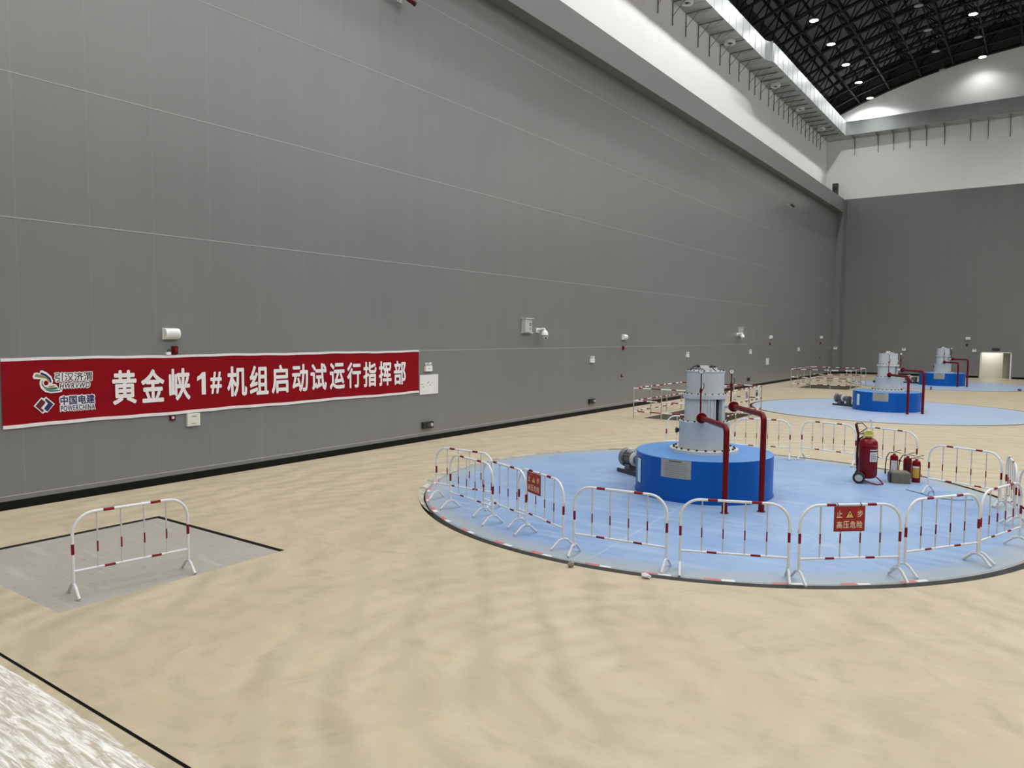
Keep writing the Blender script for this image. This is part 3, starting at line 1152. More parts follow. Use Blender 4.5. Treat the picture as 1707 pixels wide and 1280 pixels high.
    mb.build('branch_pipe', ['pipe_red', 'cyl_white'], t)
    return t


make_unit('blue drum generator with grey stack nearest the camera, inside the barriers', UNITS[0], 'generator units along the hall')
make_unit('blue drum generator with grey stack in the middle, beside the farther railing', UNITS[1], 'generator units along the hall')
make_unit('blue drum generator with grey stack farthest away, near the doorway', UNITS[2], 'generator units along the hall')


def make_pump(label, loc):
    t = thing('pump_motor', label, 'pump', (*loc, 0.006), -0.5, 'pump motors beside the drums')
    mb = MB()
    mb.box(-0.42, 0.75, -0.20, 0.20, 0.0, 0.06, 0)
    mb.box(-0.42, 0.75, -0.22, -0.17, 0.0, 0.09, 1)
    mb.box(-0.42, 0.75, 0.17, 0.22, 0.0, 0.09, 1)
    mb.build('base_frame', ['steel', 'dark_steel'], t, smooth=False)
    mx = axis_mx((-0.36, 0, 0.36), (1, 0, 0))
    mb = MB()
    mb.lathe([(0, 0), (0.20, 0.0), (0.235, 0.02), (0.235, 0.10), (0.20, 0.12), (0.15, 0.12), (0, 0.05)], 28, 0, mx)
    mb.build('fan_cowl', 'steel', t)
    mb = MB()
    mb.lathe([(0, 0.10), (0.155, 0.10), (0.165, 0.14), (0.165, 0.36), (0.15, 0.40), (0.09, 0.44), (0.09, 0.56), (0.13, 0.57), (0.13, 0.80), (0, 0.82)], 24, 0, mx)
    for k in range(14):
        a = 2 * PI * k / 14
        mb.box(-0.24, -0.02, 0.16, 0.185, 0.352, 0.368, 0)
        for i in range(len(mb.v) - 8, len(mb.v)):
            v = mb.v[i]
            y, z = v[1], v[2] - 0.36
            mb.v[i] = (v[0], y * math.cos(a) - z * math.sin(a), 0.36 + y * math.sin(a) + z * math.cos(a))
    mb.box(-0.2, 0.0, -0.14, 0.14, 0.06, 0.22, 0)
    mb.box(0.28, 0.45, -0.1, 0.1, 0.06, 0.28, 0)
    mb.build('motor_body', 'motor_grey', t)
    mb = MB()
    mb.box(-0.20, -0.04, -0.07, 0.07, 0.50, 0.60, 0)
    mb.build('terminal_box', 'cyl_white', t, smooth=False)
    mb = MB()
    mb.lathe([(0.16, 0.40), (0.175, 0.41), (0.175, 0.45), (0.10, 0.46)], 24, 0, mx)
    mb.build('coupling_flange', 'cyl_white', t)
    return t


for i, lb in enumerate(('dark pump motor with round cowl beside the nearest blue drum', 'dark pump motor beside the middle blue drum', 'dark pump motor beside the farthest blue drum')):
    make_pump(lb, (UNITS[i][0] - 2.12, UNITS[i][1] + 0.92))

# ------------------------------------------------------------------ crowd barriers


def make_barrier():
    t = thing('crowd_barrier', 'x', 'barrier', (0, 0, 0))
    H, W, R_ = 1.08, 0.735, 0.27
    r = 0.0195

    def banded(pts, red):
        """split a straight run of points at the red intervals (distances along it)"""
        a, b = Vector(pts[0]), Vector(pts[-1])
        L = (b - a).length
        cuts = sorted({0.0, L, *[c for iv in red for c in iv if 0 < c < L]})
        out = [a.lerp(b, c / L) for c in cuts]
        ms = [1 if any(iv[0] - 1e-6 <= (cuts[i] + cuts[i + 1]) / 2 <= iv[1] for iv in red) else 0 for i in range(len(cuts) - 1)]
        return out, ms
    pts, ms = banded([(-W, 0, 0.15), (-W, 0, H - R_)], [(0.40, 0.54)])
    arc = [(-W + R_ - R_ * math.cos(PI / 2 * k / 8), 0, H - R_ + R_ * math.sin(PI / 2 * k / 8)) for k in range(1, 9)]
    pts += [Vector(p) for p in arc]
    ms += [0] * 8
    p2, m2 = banded([(-W + R_, 0, H), (W - R_, 0, H)], [(0.10, 0.235), (0.695, 0.83)])
    pts += p2[1:]
    ms += m2
    arc = [(W - R_ + R_ * math.sin(PI / 2 * k / 8), 0, H - R_ + R_ * math.cos(PI / 2 * k / 8)) for k in range(1, 9)]
    pts += [Vector(p) for p in arc]
    ms += [0] * 8
    p3, m3 = banded([(W, 0, H - R_), (W, 0, 0.15)], [(0.12, 0.26)])
    pts += p3[1:]
    ms += m3
    mb = MB()
    mb.tube(pts, r, 10, ms)
    mb.build('hoop', ['barrier_white', 'band_red'], t)
    mb = MB()
    p, m_ = banded([(-W, 0, 0.33), (W, 0, 0.33)], [(0.37, 0.505), (0.965, 1.10)])
    mb.tube(p, 0.0165, 8, m_, caps=False)
    mb.build('lower_rail', ['barrier_white', 'band_red'], t)
    for x in (-0.44, -0.147, 0.147, 0.44):
        mb = MB()
        p, m_ = banded([(x, 0, 0.33), (x, 0, H)], [(0.21, 0.35)])
        mb.tube(p, 0.0105, 6, m_, caps=False)
        mb.build('upright_bar', ['thin_bar', 'band_red'], t)
    for s in (-1, 1):
        mb = MB()
        mb.tube([(s * W, -0.225, 0.022), (s * W, -0.20, 0.036), (s * W, -0.075, 0.145), (s * W, 0, 0.168), (s * W, 0.075, 0.145), (s * W, 0.20, 0.036), (s * W, 0.225, 0.022)], 0.02, 8)
        mb.build('foot', 'barrier_foot', t)
        mb = MB()
        mb.tube([(s * W, 0, 0.70), (s * (W + 0.028), 0, 0.70), (s * (W + 0.028), 0, 0.74), (s * W, 0, 0.74)], 0.006, 5)
        mb.build('hook', 'thin_bar', t)
    return t


BAR = [
    ((-10.056, 4.427), (-9.829, 5.886), -0.022, 'lone white and red crowd barrier standing on the grey concrete hatch slab'),
    ((-10.054, 11.51), (-8.601, 11.484), 0.006, 'leftmost barrier of the ring, the farther of the two overlapping at its left end'),
    ((-9.314, 11.036), (-7.846, 10.528), 0.006, 'barrier at the left end of the ring standing in front of another barrier'),
    ((-8.449, 10.952), (-6.985, 10.333), 0.006, 'barrier on the left just behind the one with the angled red warning sign'),
    ((-7.41, 10.66), (-6.059, 9.988), 0.006, 'barrier on the left carrying the angled red warning sign'),
    ((-5.804, 9.84), (-4.301, 9.99), 0.006, 'front barrier without a sign, right of the angled warning sign barrier'),
    ((-4.107, 9.975), (-2.748, 10.53), 0.006, 'front barrier below the red pipes of the nearest drum'),
    ((-2.62, 10.56), (-1.507, 11.54), 0.006, 'front barrier carrying the front-facing red warning sign'),
    ((-1.489, 11.82), (-0.655, 13.08), 0.006, 'front barrier right of the one with the front-facing warning sign'),
    ((-0.652, 13.17), (-0.17, 14.58), 0.006, 'barrier at the right edge angled back beside the front row'),
    ((-1.931, 18.465), (-0.55, 17.86), 0.006, 'barrier at the right behind the ring, right of the small extinguishers'),
    ((-0.475, 17.72), (-0.285, 16.30), 0.006, 'barrier at the far right seen almost edge-on, nearer the extinguishers'),
    ((-0.227, 16.20), (0.35, 14.85), 0.006, 'barrier cut off by the right edge of the picture'),
    ((-7.01, 20.862), (-5.607, 21.181), 0.006, 'barrier behind the nearest drum, seen between the two red pipes and the railing'),
    ((-8.85, 20.25), (-7.44, 20.74), 0.006, 'barrier mostly hidden behind the grey stack of the nearest generator'),
    ((-5.329, 21.42), (-3.90, 21.12), 0.006, 'barrier at the back left of the large red wheeled extinguisher'),
    ((-3.72, 21.06), (-2.422, 20.50), 0.006, 'barrier directly behind the large red wheeled extinguisher'),
]
bar0 = make_barrier()
BMX = []
for i, (a, b, z, lb) in enumerate(BAR):
    o = bar0 if i == 0 else copy_tree(bar0)
    a, b = Vector((*a, 0)), Vector((*b, 0))
    mid = (a + b) / 2
    rz = math.atan2(b.y - a.y, b.x - a.x)
    o.location = (mid.x, mid.y, z)
    o.rotation_euler = (0, 0, rz)
    o['label'] = lb
    o['group'] = 'white and red crowd barriers'
    BMX.append((mid, rz, z))


def warn_sign(bi, xl, label, tilt=0.0):
    mid, rz, z0 = BMX[bi]
    loc = mid + Vector((math.cos(rz) * xl, math.sin(rz) * xl, 0)) + Vector((math.sin(rz) * 0.028, -math.cos(rz) * 0.028, 0))
    t = thing('warning_sign', label, 'sign', (loc.x, loc.y, z0 + 0.715), rz, 'red warning signs hung on barriers')
    W, H = 0.225, 0.35
    mx = Matrix(((1, 0, 0, 0), (0, 0, -1, 0), (0, 1, 0, 0), (0, 0, 0, 1)))
    mb = MB()
    mb.prism([(-W, 0), (W, 0), (W, H), (-W, H)], 0.0, 0.006, mx, 1)
    mb.prism([(-W + .012, .012), (W - .012, .012), (W - .012, H - .012), (-W + .012, H - .012)], 0.006, 0.008, mx, 0)
    mb.build('panel', ['sign_red', 'sign_rim'], t, smooth=False)
    for ch, cx, cy in (('止', -0.15, 0.245), ('步', 0.15, 0.245), ('高', -0.147, 0.095), ('压', -0.049, 0.095), ('危', 0.049, 0.095), ('险', 0.147, 0.095)):
        mb = MB()
        add_text(mb, ch, mx, cx, cy, 0.083, 0.10, 0, 0.012, z=0.010)
        mb.build('character', ['sign_text'], t, smooth=False)
    mb = MB()
    mb.prism([(-0.078, 0.18), (0.078, 0.18), (0.0, 0.318)], 0.008, 0.010, mx, 1)
    mb.prism([(-0.068, 0.186), (0.068, 0.186), (0.0, 0.306)], 0.010, 0.0105, mx, 0)
    mb.prism([(-0.052, 0.195), (0.052, 0.195), (0.0, 0.288)], 0.0105, 0.011, mx, 2)
    mb.prism([(-0.005, 0.222), (0.005, 0.222), (0.008, 0.262), (-0.008, 0.262)], 0.011, 0.0115, mx, 1)
    mb.prism([(-0.006, 0.204), (0.006, 0.204), (0.006, 0.214), (-0.006, 0.214)], 0.011, 0.0115, mx, 1)
    mb.build('warning_triangle', ['sign_red', 'black_print', 'sign_yellow'], t, smooth=False)
    mb = MB()
    for sx in (-1, 1):
        mb.tube([(sx * .17, 0.0, 0.34), (sx * .17, -0.012, 0.375), (sx * .17, 0.03, 0.39)], 0.005, 5)
    mb.build('hanger', 'dark_grey', t)
    return t


warn_sign(7, -0.04, 'red warning sign with yellow triangle facing the camera, on a front barrier')
warn_sign(4, -0.16, 'red warning sign with yellow triangle seen at an angle, on a left barrier')

# ------------------------------------------------------------------ pit railings


def make_railing(x0, x1, y0, y1, label, nx=3, ny=3):
    cx, cy = (x0 + x1) / 2, (y0 + y1) / 2
    t = thing('guard_railing', label, 'railing', (cx, cy, 0), 0, 'railings around the floor pits')
    hx_, hy_ = (x1 - x0) / 2, (y1 - y0) / 2
    pts = []
    for k in range(nx):
        pts.append((-hx_ + 2 * hx_ * k / nx, -hy_))
    for k in range(ny):
        pts.append((hx_, -hy_ + 2 * hy_ * k / ny))
    for k in range(nx):
        pts.append((hx_ - 2 * hx_ * k / nx, hy_))
    for k in range(ny):
        pts.append((-hx_, hy_ - 2 * hy_ * k / ny))
    for x, y in pts:
        mb = MB()
        mb.tube([(x, y, 0.0), (x, y, 1.24)], 0.024, 8)
        mb.lathe([(0, 0.012), (0.055, 0.012), (0.055, 0)], 12, 0, Matrix.Translation((x, y, 0)))
        mb.build('post', 'rail_steel', t)
    cor = [(-hx_, -hy_), (hx_, -hy_), (hx_, hy_), (-hx_, hy_)]
    for z in (1.24, 0.72, 0.28):
        for k in range(4):
            a, b = cor[k], cor[(k + 1) % 4]
            L = math.hypot(b[0] - a[0], b[1] - a[1])
            p = [Vector((a[0], a[1], z))]
            ms = []
            d = 0.0
            while d < L - 0.05:
                s = random.uniform(0.14, 0.5)
                d = min(L, d + s)
                p.append(Vector((a[0] + (b[0] - a[0]) * d / L, a[1] + (b[1] - a[1]) * d / L, z)))
                ms.append(len(ms) % 2)
            if len(ms) == 0:
                continue
            if d < L:
                p[-1] = Vector((b[0], b[1], z))
            mb = MB()
            mb.tube(p, 0.023, 8, ms)
            mb.build('rail', ['barrier_white', 'band_red'], t)
    return t


make_railing(-13.65, -9.95, 27.9, 32.9, 'red and white railing around the pit behind the nearest generator')
make_railing(-13.65, -9.95, 51.5, 56.5, 'red and white railing around the farther pit beside the middle generator')

# little safety boards on the right side of the nearer railing
for k, (y, kind, lb) in enumerate(((29.3, 'ban', 'white safety board with red triangle, leftmost of three on the nearer railing'),
                                   (30.75, 'ring', 'white safety board with red ring, in the middle of three on the nearer railing'),
                                   (32.1, 'blue', 'white safety board with dark round symbol, right-hand one of three on the nearer railing'))):
    t = thing('safety_board', lb, 'sign', (-9.915, y, 0.62), 0, 'safety boards on the railing')
    mx = Matrix(((0, 0, 1, 0), (1, 0, 0, 0), (0, 1, 0, 0), (0, 0, 0, 1)))
    mb = MB()
    mb.prism([(-.19, 0), (.19, 0), (.19, .58), (-.19, .58)], 0, 0.006, mx, 0)
    mb.build('panel', 'label_white', t, smooth=False)
    mb = MB()
    cen = Matrix.Translation((0, 0, 0)) @ mx @ Matrix.Translation((0, 0.36, 0.007))
    if kind == 'ring':
        mb.lathe([(0.15, 0), (0.15, .002), (0.115, .002), (0.115, 0)], 28, 0, cen)
        mb.prism([(-.10, .06), (-.06, .10), (.10, -.06), (.06, -.10)], 0, .002, cen, 0)
        mb.prism([(-.04, -.08), (.04, -.08), (.03, .08), (-.03, .08)], 0, .0015, cen, 1)
        mt = ['band_red', 'dark_grey']
    elif kind == 'ban':
        mb.prism([(-.15, -.12), (.15, -.12), (0, .15)], 0, .002, cen, 0)
        mb.prism([(-.10, -.09), (.10, -.09), (0, .09)], .002, .003, cen, 1)
        mt = ['band_red', 'label_white']
    else:
        mb.lathe([(0.15, 0), (0.15, .002), (0.0, .002)], 28, 0, cen)
        mb.lathe([(0.05, 0), (0.05, .003), (0.0, .003)], 16, 1, cen @ Matrix.Translation((0, .06, 0)))
        mt = ['navy_print', 'label_white']
    mb.build('symbol', mt, t, smooth=False)
    mb = MB()
    mb.prism([(-.13, .06), (.13, .06), (.13, .13), (-.13, .13)], 0.006, .0075, mx, 0)
    mb.build('caption_bar', 'band_red' if kind != 'blue' else 'teal_print', t, smooth=False)

# ------------------------------------------------------------------ fire extinguishers and the block
t = thing('wheeled_extinguisher', 'large red wheeled fire extinguisher standing on the blue cover', 'fire extinguisher', (-3.22, 18.95, 0.006), 0.0)
# local axes: camera sees it from -y; wheels to the left rear
mb = MB()
Rb = 0.205
mb.lathe([(0, 0.10), (0.10, 0.10), (0.17, 0.13), (Rb, 0.20), (Rb, 0.86), (Rb + .006, 0.865), (Rb + .006, 0.885), (Rb, 0.89), (0.19, 0.97), (0.14, 1.03), (0.06, 1.055), (0.06, 1.08)], 40)
tb = mb.build('tank', 'ext_red', t)
mb = MB()
vs, fs = drum_patch(-75, -22, 0.52, 0.80, Rb + 0.004)
mb.add(vs, fs, 0)
mb.add(*drum_patch(-75, -22, 0.745, 0.775, Rb + 0.006), 1)
for k in range(4):
    mb.add(*drum_patch(-70, -32 - 4 * (k % 2), 0.56 + .04 * k, 0.572 + .04 * k, Rb + 0.006), 2)
mb.build('paper_label', ['label_white', 'dark_red', 'dark_grey'], tb)
mb = MB()
mb.lathe([(0.075, 1.06), (0.085, 1.10), (0.05, 1.12), (0.05, 1.20), (0.07, 1.22), (0.0, 1.25)], 16, 0)
mb.box(-0.12, 0.09, -0.05, 0.05, 1.12, 1.19, 0, 0.4)
mb.tube([(-0.12, -0.05, 1.08), (-0.06, -0.08, 1.10), (0.05, -0.08, 1.10), (0.10, 0, 1.12)], 0.02, 8)
mb.build('valve_head', 'valve_yellow', t)
mb = MB()
mb.tube([(0.02, 0, 1.22), (0.05, 0, 1.34), (0.03, 0, 1.46)], 0.012, 6)
mb.ball((0.03, 0, 1.47), 0.028, 10)
mb.build('safety_lever', 'cyl_white', t)
mb = MB()
for s in (-1, 1):
    mb.tube([(-0.20, s * 0.13, 0.16), (-0.235, s * 0.13, 0.60), (-0.225, s * 0.13, 1.12), (-0.28, s * 0.13, 1.36)], 0.016, 8)
mb.tube([(-0.28, -0.13, 1.36), (-0.26, 0.0, 1.385), (-0.28, 0.13, 1.36)], 0.017, 8)
mb.tube([(-0.235, -0.13, 1.12), (-0.12, -0.05, 1.16)], 0.013, 6)
mb.tube([(-0.235, 0.13, 1.12), (-0.05, 0.12, 1.27), (-0.16, 0.13, 1.38), (-.28, .13, 1.36)], 0.013, 6)
mb.build('handle_frame', 'dark_red', t)
mb = MB()
mb.tube([(-0.16, -0.18, 0.12), (0.10, -0.24, 0.03), (0.24, -0.26, 0.016), (0.34, -0.10, 0.016), (0.30, 0.14, 0.016), (0.16, 0.14, 0.14)], 0.015, 8)
mb.build('stand_loop', 'ext_red', t)
mb = MB()
mb.tube([(-0.16, -0.26, 0.135), (-0.16, 0.24, 0.135)], 0.014, 8)
mb.build('axle', 'dark_steel', t)
for s in (-1, 1):
    mb = MB()
    mx = axis_mx((-0.16, s * 0.25, 0.135), (0, s, 0))
    mb.lathe([(0.085, -0.025), (0.12, -0.025), (0.135, -0.012), (0.135, 0.012), (0.12, 0.025), (0.085, 0.025)], 28, 0, mx)
    w = mb.build('wheel', 'rubber', t)
    mb = MB()
    mb.lathe([(0.0, 0.03), (0.025, 0.03), (0.03, 0.012), (0.085, 0.018), (0.088, -0.018), (0, -0.012)], 24, 0, mx)
    mb.build('hub', 'light_grey', w)
mb = MB()
mb.tube([(-0.06, 0.1, 1.12), (-0.2, 0.16, 1.0), (-0.245, 0.1, 0.75), (-0.245, 0.05, 0.45), (-0.22, 0.0, 0.25)], 0.02, 8)
mb.build('hose', 'rubber', t)
t.rotation_euler = (0, 0, 0.10)


def small_ext(name_label, loc, rz, lab):
    t = thing('fire_extinguisher', name_label, 'fire extinguisher', (*loc, 0.006), rz, 'small extinguishers on the blue cover')
    r = 0.083
    mb = MB()
    mb.lathe([(0, 0.0), (r - .006, 0.0), (r, 0.012), (r, 0.40), (0.07, 0.445), (0.03, 0.465), (0.025, 0.49), (0, 0.49)], 24)
    b = mb.build('cylinder_body', 'ext_red', t)
    mb = MB()
    mb.add(*drum_patch(-140, -50, 0.10, 0.30, r + 0.003), 0)
    mb.add(*drum_patch(-140, -50, 0.305, 0.345, r + 0.003), 1)
    mb.build('paper_label', lab, b)
    mb = MB()
    mb.lathe([(0.024, 0.48), (0.024, 0.53), (0, 0.53)], 12)
    mb.build('valve', 'cyl_white', t)
    mb = MB()
    mb.tube([(0.0, 0, 0.53), (0.07, 0, 0.56), (0.13, 0, 0.575)], 0.008, 6)
    mb.tube([(0.0, 0, 0.51), (0.06, 0, 0.52), (0.13, 0, 0.50)], 0.008, 6)
    mb.build('squeeze_handle', 'dark_steel', t)
    mb = MB()
    mb.tube([(-0.02, 0, 0.51), (-0.10, 0, 0.50), (-0.15, 0, 0.40), (-0.165, 0, 0.25), (-0.165, 0, 0.10)], 0.011, 8)
    mb.tube([(-0.165, 0, 0.12), (-0.165, 0, 0.03)], 0.017, 8)
    mb.build('hose', 'rubber', t)
    t.scale = (1.12, 1.12, 1.12)
    return t


small_ext('small red extinguisher directly behind the dark block, left of the three', (-2.86, 20.30), 0.25, ['label_white', 'label_white'])
small_ext('small red extinguisher in the middle of the three small ones', (-2.53, 20.05), 0.2, ['dark_red', 'dark_red'])
small_ext('small red extinguisher with yellow label, rightmost of the three small ones', (-2.30, 19.70), 0.15, ['label_yellow', 'label_white'])

t = thing('battery_block', 'dark grey-brown block lying in front of the small extinguishers', 'block', (-2.60, 19.42, 0.006), 0.35)
mb = MB()
mb.rbox(-0.22, 0.20, -0.17, 0.17, 0.0, 0.27, 0.055, 0, 4)
o_ = mb.build('body', 'sack', t)
mb = MB()
mb.rbox(-0.242, -0.212, -0.14, 0.14, 0.03, 0.23, 0.014, 0, 3)
o_ = mb.build('end_cap', 'black', t)

# loose things on the floor
mb = MB()
mb.tube([(-2.35, 18.55, 0.012), (-2.1, 18.35, 0.014), (-1.85, 18.1, 0.012), (-1.6, 17.95, 0.014), (-1.3, 18.0, 0.012), (-1.05, 18.25, 0.012)], 0.007, 6)
mb.tube([(-1.88, 18.2, 0.012), (-1.86, 18.22, 0.09), (-1.78, 18.22, 0.10), (-1.76, 18.2, 0.012)], 0.006, 6)
tag(mb.build('wire', 'wire_blue', None), 'thin blue wire lying on the blue cover left of the back right barrier', 'wire')


def rock(name, loc, s, m, lb, cat):
    bm = bmesh.new()
    bmesh.ops.create_icosphere(bm, subdivisions=2, radius=1)
    for v in bm.verts:
        v.co *= 1 + random.uniform(-.22, .22)
        v.co = Vector((v.co.x * s[0], v.co.y * s[1], v.co.z * s[2]))
    zmin = min(v.co.z for v in bm.verts)
    for v in bm.verts:
        v.co.z -= zmin
    me = bpy.data.meshes.new(name)
    bm.to_mesh(me)
    bm.free()
    me.materials.append(M[m])
    o = bpy.data.objects.new(name, me)
    C.objects.link(o)
    o.location = loc
    return tag(o, lb, cat)


rock('stone', (-5.50, 9.28, 0), (0.05, 0.045, 0.05), 'stone', 'small brown stone on the floor just outside the blue cover rim', 'stone')
rock('plaster_chunk', (-4.40, 9.49, 0.0), (0.07, 0.05, 0.035), 'label_white', 'small pale lump of plaster at the front rim of the blue cover', 'plaster lump')
rock('dark_lump', (-5.84, 55.47, 0), (0.06, 0.06, 0.12), 'dark_grey', 'small dark object on the floor before the farthest blue cover', 'object')
rock('dark_lump', (-1.09, 58.26, 0), (0.12, 0.1, 0.07), 'dark_grey', 'small dark lump at the right rim of the farthest blue cover', 'object')

# dusty film sheet in the near left corner
mb = MB()
fx = [-13.0 + 0.25 * k for k in range(41)]
nyf = 14
vs = []
for i, x in enumerate(fx):
    for j in range(nyf + 1):
        ytop = 3.045 + random.uniform(-.05, .01) - max(0, (x + 6.4)) * 0.09
        y = -1.5 + (ytop + 1.5) * j / nyf
        vs.append((x, y, 0.004 + 0.012 * random.random() * (0.3 if j == nyf else 1)))
fs = [(i * (nyf + 1) + j, (i + 1) * (nyf + 1) + j, (i + 1) * (nyf + 1) + j + 1, i * (nyf + 1) + j + 1) for i in range(len(fx) - 1) for j in range(nyf)]
mb.add(vs, fs)
tag(mb.build('protective_sheet', 'film', None, ang=80), 'crumpled whitish protective sheet on the floor in the near left corner', 'sheet')

# ------------------------------------------------------------------ banner
t = thing('banner', 'long red banner with white characters on the left grey wall', 'banner', (XW + 0.006, 11.58, 2.225))
BM = WALLMX
BY0, BY1, BZ0, BZ1 = 5.83, 17.32, 1.575, 2.87
oy, oz = 11.58, 2.225
mb = MB()
nb, mbn = 96, 10
vs = []
for i in range(nb + 1):
    for j in range(mbn + 1):
        y = BY0 + (BY1 - BY0) * i / nb
        z = BZ0 + (BZ1 - BZ0) * j / mbn
        x = 0.02 + 0.004 * math.sin(y * 2.1 + z * 3.0) + 0.003 * math.sin(y * 5.3 - z * 2)
        sag = 0.012 * math.sin(y * 1.7) if j in (0, mbn) else 0
        vs.append((x, y - oy, z + sag - oz))
fs, ms = [], []
for i in range(nb):
    for j in range(mbn):
        a = i * (mbn + 1) + j
        fs.append((a, a + mbn + 1, a + mbn + 2, a + 1))
        ms.append(0)
mb.add(vs, fs, ms)
mb.build('fabric', ['banner_red'], t)
for z0, z1 in ((BZ0 - 0.02, BZ0 + 0.045), (BZ1 - 0.035, BZ1 + 0.02)):
    mb = MB()
    vs = []
    for i in range(nb + 1):
        y = BY0 + (BY1 - BY0) * i / nb
        w = 0.008 * math.sin(y * 1.9) + 0.004 * math.sin(y * 6)
        vs += [(0.032, y - oy, z0 + w - oz), (0.034, y - oy, z1 + w - oz), (0.010, y - oy, z1 + w - oz), (0.010, y - oy, z0 + w - oz)]
    fs = [(4 * i + q, 4 * i + 4 + q, 4 * i + 4 + (q + 1) % 4, 4 * i + (q + 1) % 4) for i in range(nb) for q in range(4)]
    mb.add(vs, fs)
    mb.build('hem_strip', 'banner_white', t)
TX = Matrix.Translation((0, -oy, -oz)) @ BM
CH = [('黄', 8.127, 0.515), ('金', 8.747, 0.527), ('峡', 9.37, 0.511), ('1', 9.907, 0.215), ('#', 10.28, 0.298), ('机', 10.846, 0.545), ('组', 11.469, 0.55), ('启', 12.092, 0.516),
      ('动', 12.73, 0.515), ('试', 13.343, 0.552), ('运', 13.994, 0.539), ('行', 14.611, 0.52), ('指', 15.224, 0.521), ('挥', 15.842, 0.521), ('部', 16.462, 0.519)]
for ch, y, w in CH:
    mb = MB()
    h = 0.52 if ch in '1#' else 0.73
    if ch == '1':
        mb.prism([(y + dx_, 2.215 + dz_) for dx_, dz_ in ((0.0, -0.26), (0.105, -0.26), (0.105, 0.26), (0.02, 0.26), (-0.05, 0.19), (-0.11, 0.155), (-0.11, 0.06), (0.0, 0.115))], 0.0358, 0.036, TX, 0)
        mb.build('character', 'banner_white', t, smooth=False)
        continue
    add_text(mb, ch, TX, y, 2.222 if ch not in '1#' else 2.215, w, h, 0, 0.026, z=0.036)
    mb.build('character', 'banner_white', t, smooth=False)


def LP(cx, cy):
    """logo sketch units -> banner plane (y, z)"""
    x, y = 40 + cx * 0.082, 600 + cy * 0.082
    return (6.353 + 0.0108 * (x - 51.5), 2.655 - 0.0122 * (y - 616) - 0.0004 * (x - 51.5))


def lpoly(mb, pts, z, m):
    mb.prism([LP(*p) for p in pts], z, z + 0.0006, TX, m)


mb = MB()
lpoly(mb, [(150, 330), (180, 260), (240, 250), (290, 265), (310, 212), (350, 208), (440, 250), (530, 330), (560, 420), (540, 475), (610, 480), (650, 525), (690, 580), (745, 590), (740, 630), (640, 650), (500, 657), (390, 632), (310, 560), (280, 480), (290, 410), (320, 382), (170, 375)], 0.036, 0)
lpoly(mb, [(305, 265), (330, 245), (430, 290), (510, 360), (530, 440), (505, 450), (470, 380), (400, 320), (305, 290)], 0.038, 1)
lpoly(mb, [(205, 290), (240, 280), (330, 308), (420, 330), (480, 390), (503, 455), (470, 430), (420, 370), (330, 355), (195, 332)], 0.038, 2)
lpoly(mb, [(330, 415), (350, 400), (340, 460), (370, 520), (430, 552), (640, 540), (655, 572), (560, 592), (450, 590), (370, 550), (325, 490)], 0.038, 3)
lpoly(mb, [(380, 568), (450, 597), (560, 603), (690, 592), (712, 612), (600, 624), (500, 627), (430, 610)], 0.038, 4)
lpoly(mb, [(475, 512), (580, 502), (602, 520), (520, 540), (440, 530)], 0.038, 2)
c0 = [(415 + 47 * math.cos(2 * PI * k / 20), 455 + 47 * math.sin(2 * PI * k / 20)) for k in range(20)]
lpoly(mb, c0, 0.0385, 5)
mb.build('ribbon_emblem', ['banner_white', 'navy_print', 'olive_print', 'green_print', 'teal_print', 'banner_red'], t, smooth=False)
mb = MB()
lpoly(mb, [(150, 900), (310, 735), (360, 755), (405, 725), (580, 870), (425, 1035), (372, 1030), (325, 1055)], 0.036, 0)
lpoly(mb, [(185, 902), (310, 765), (385, 825), (385, 848), (295, 945), (355, 990), (325, 1028)], 0.038, 1)
lpoly(mb, [(380, 790), (402, 752), (550, 875), (425, 1018), (355, 955), (440, 858)], 0.038, 2)
mb.build('diamond_emblem', ['banner_white', 'maroon_print', 'navy_print'], t, smooth=False)
mb = MB()


def small_text(body, p0, p1, colour, bold, halo, shear=0.0):
    a, b = LP(*p0), LP(*p1)
    cy, cz = (a[0] + b[0]) / 2, (a[1] + b[1]) / 2
    w, h = b[0] - a[0], a[1] - b[1]
    # white halo: a wider printed outline behind the letters
    add_text(mb, body, TX, cy, cz, w + 0.035, h + 0.035, 0, halo, shear, z=0.0362)
    y0, y1, z0, z1 = a[0], b[0], b[1], a[1]
    mb.prism([(y0, z0), (y1, z0), (y1, z1), (y0, z1)], 0.0355, 0.036, TX, 0)
    add_text(mb, body, TX, cy, cz, w, h, colour, bold, shear, z=0.0385)


small_text('引汉济渭', (600, 258), (1395, 410), 1, 0.012, 0.06)
small_text('HWRVWD', (690, 466), (1340, 552), 1, 0.018, 0.07, 0.2)
small_text('中国电建', (695, 718), (1440, 880), 2, 0.028, 0.07)
small_text('POWERCHINA', (700, 915), (1440, 1000), 2, 0.024, 0.07)
mb.build('emblem_lettering', ['banner_white', 'black_print', 'navy_print'], t, smooth=False)

# ------------------------------------------------------------------ fixtures on the left wall
# local frame of a wall fixture: x out of the wall, y along it, z up


def fix(name, label, cat, y, z, group=None, x=XW, rz=0.0):
    return thing(name, label, cat, (x, y, z), rz, group)


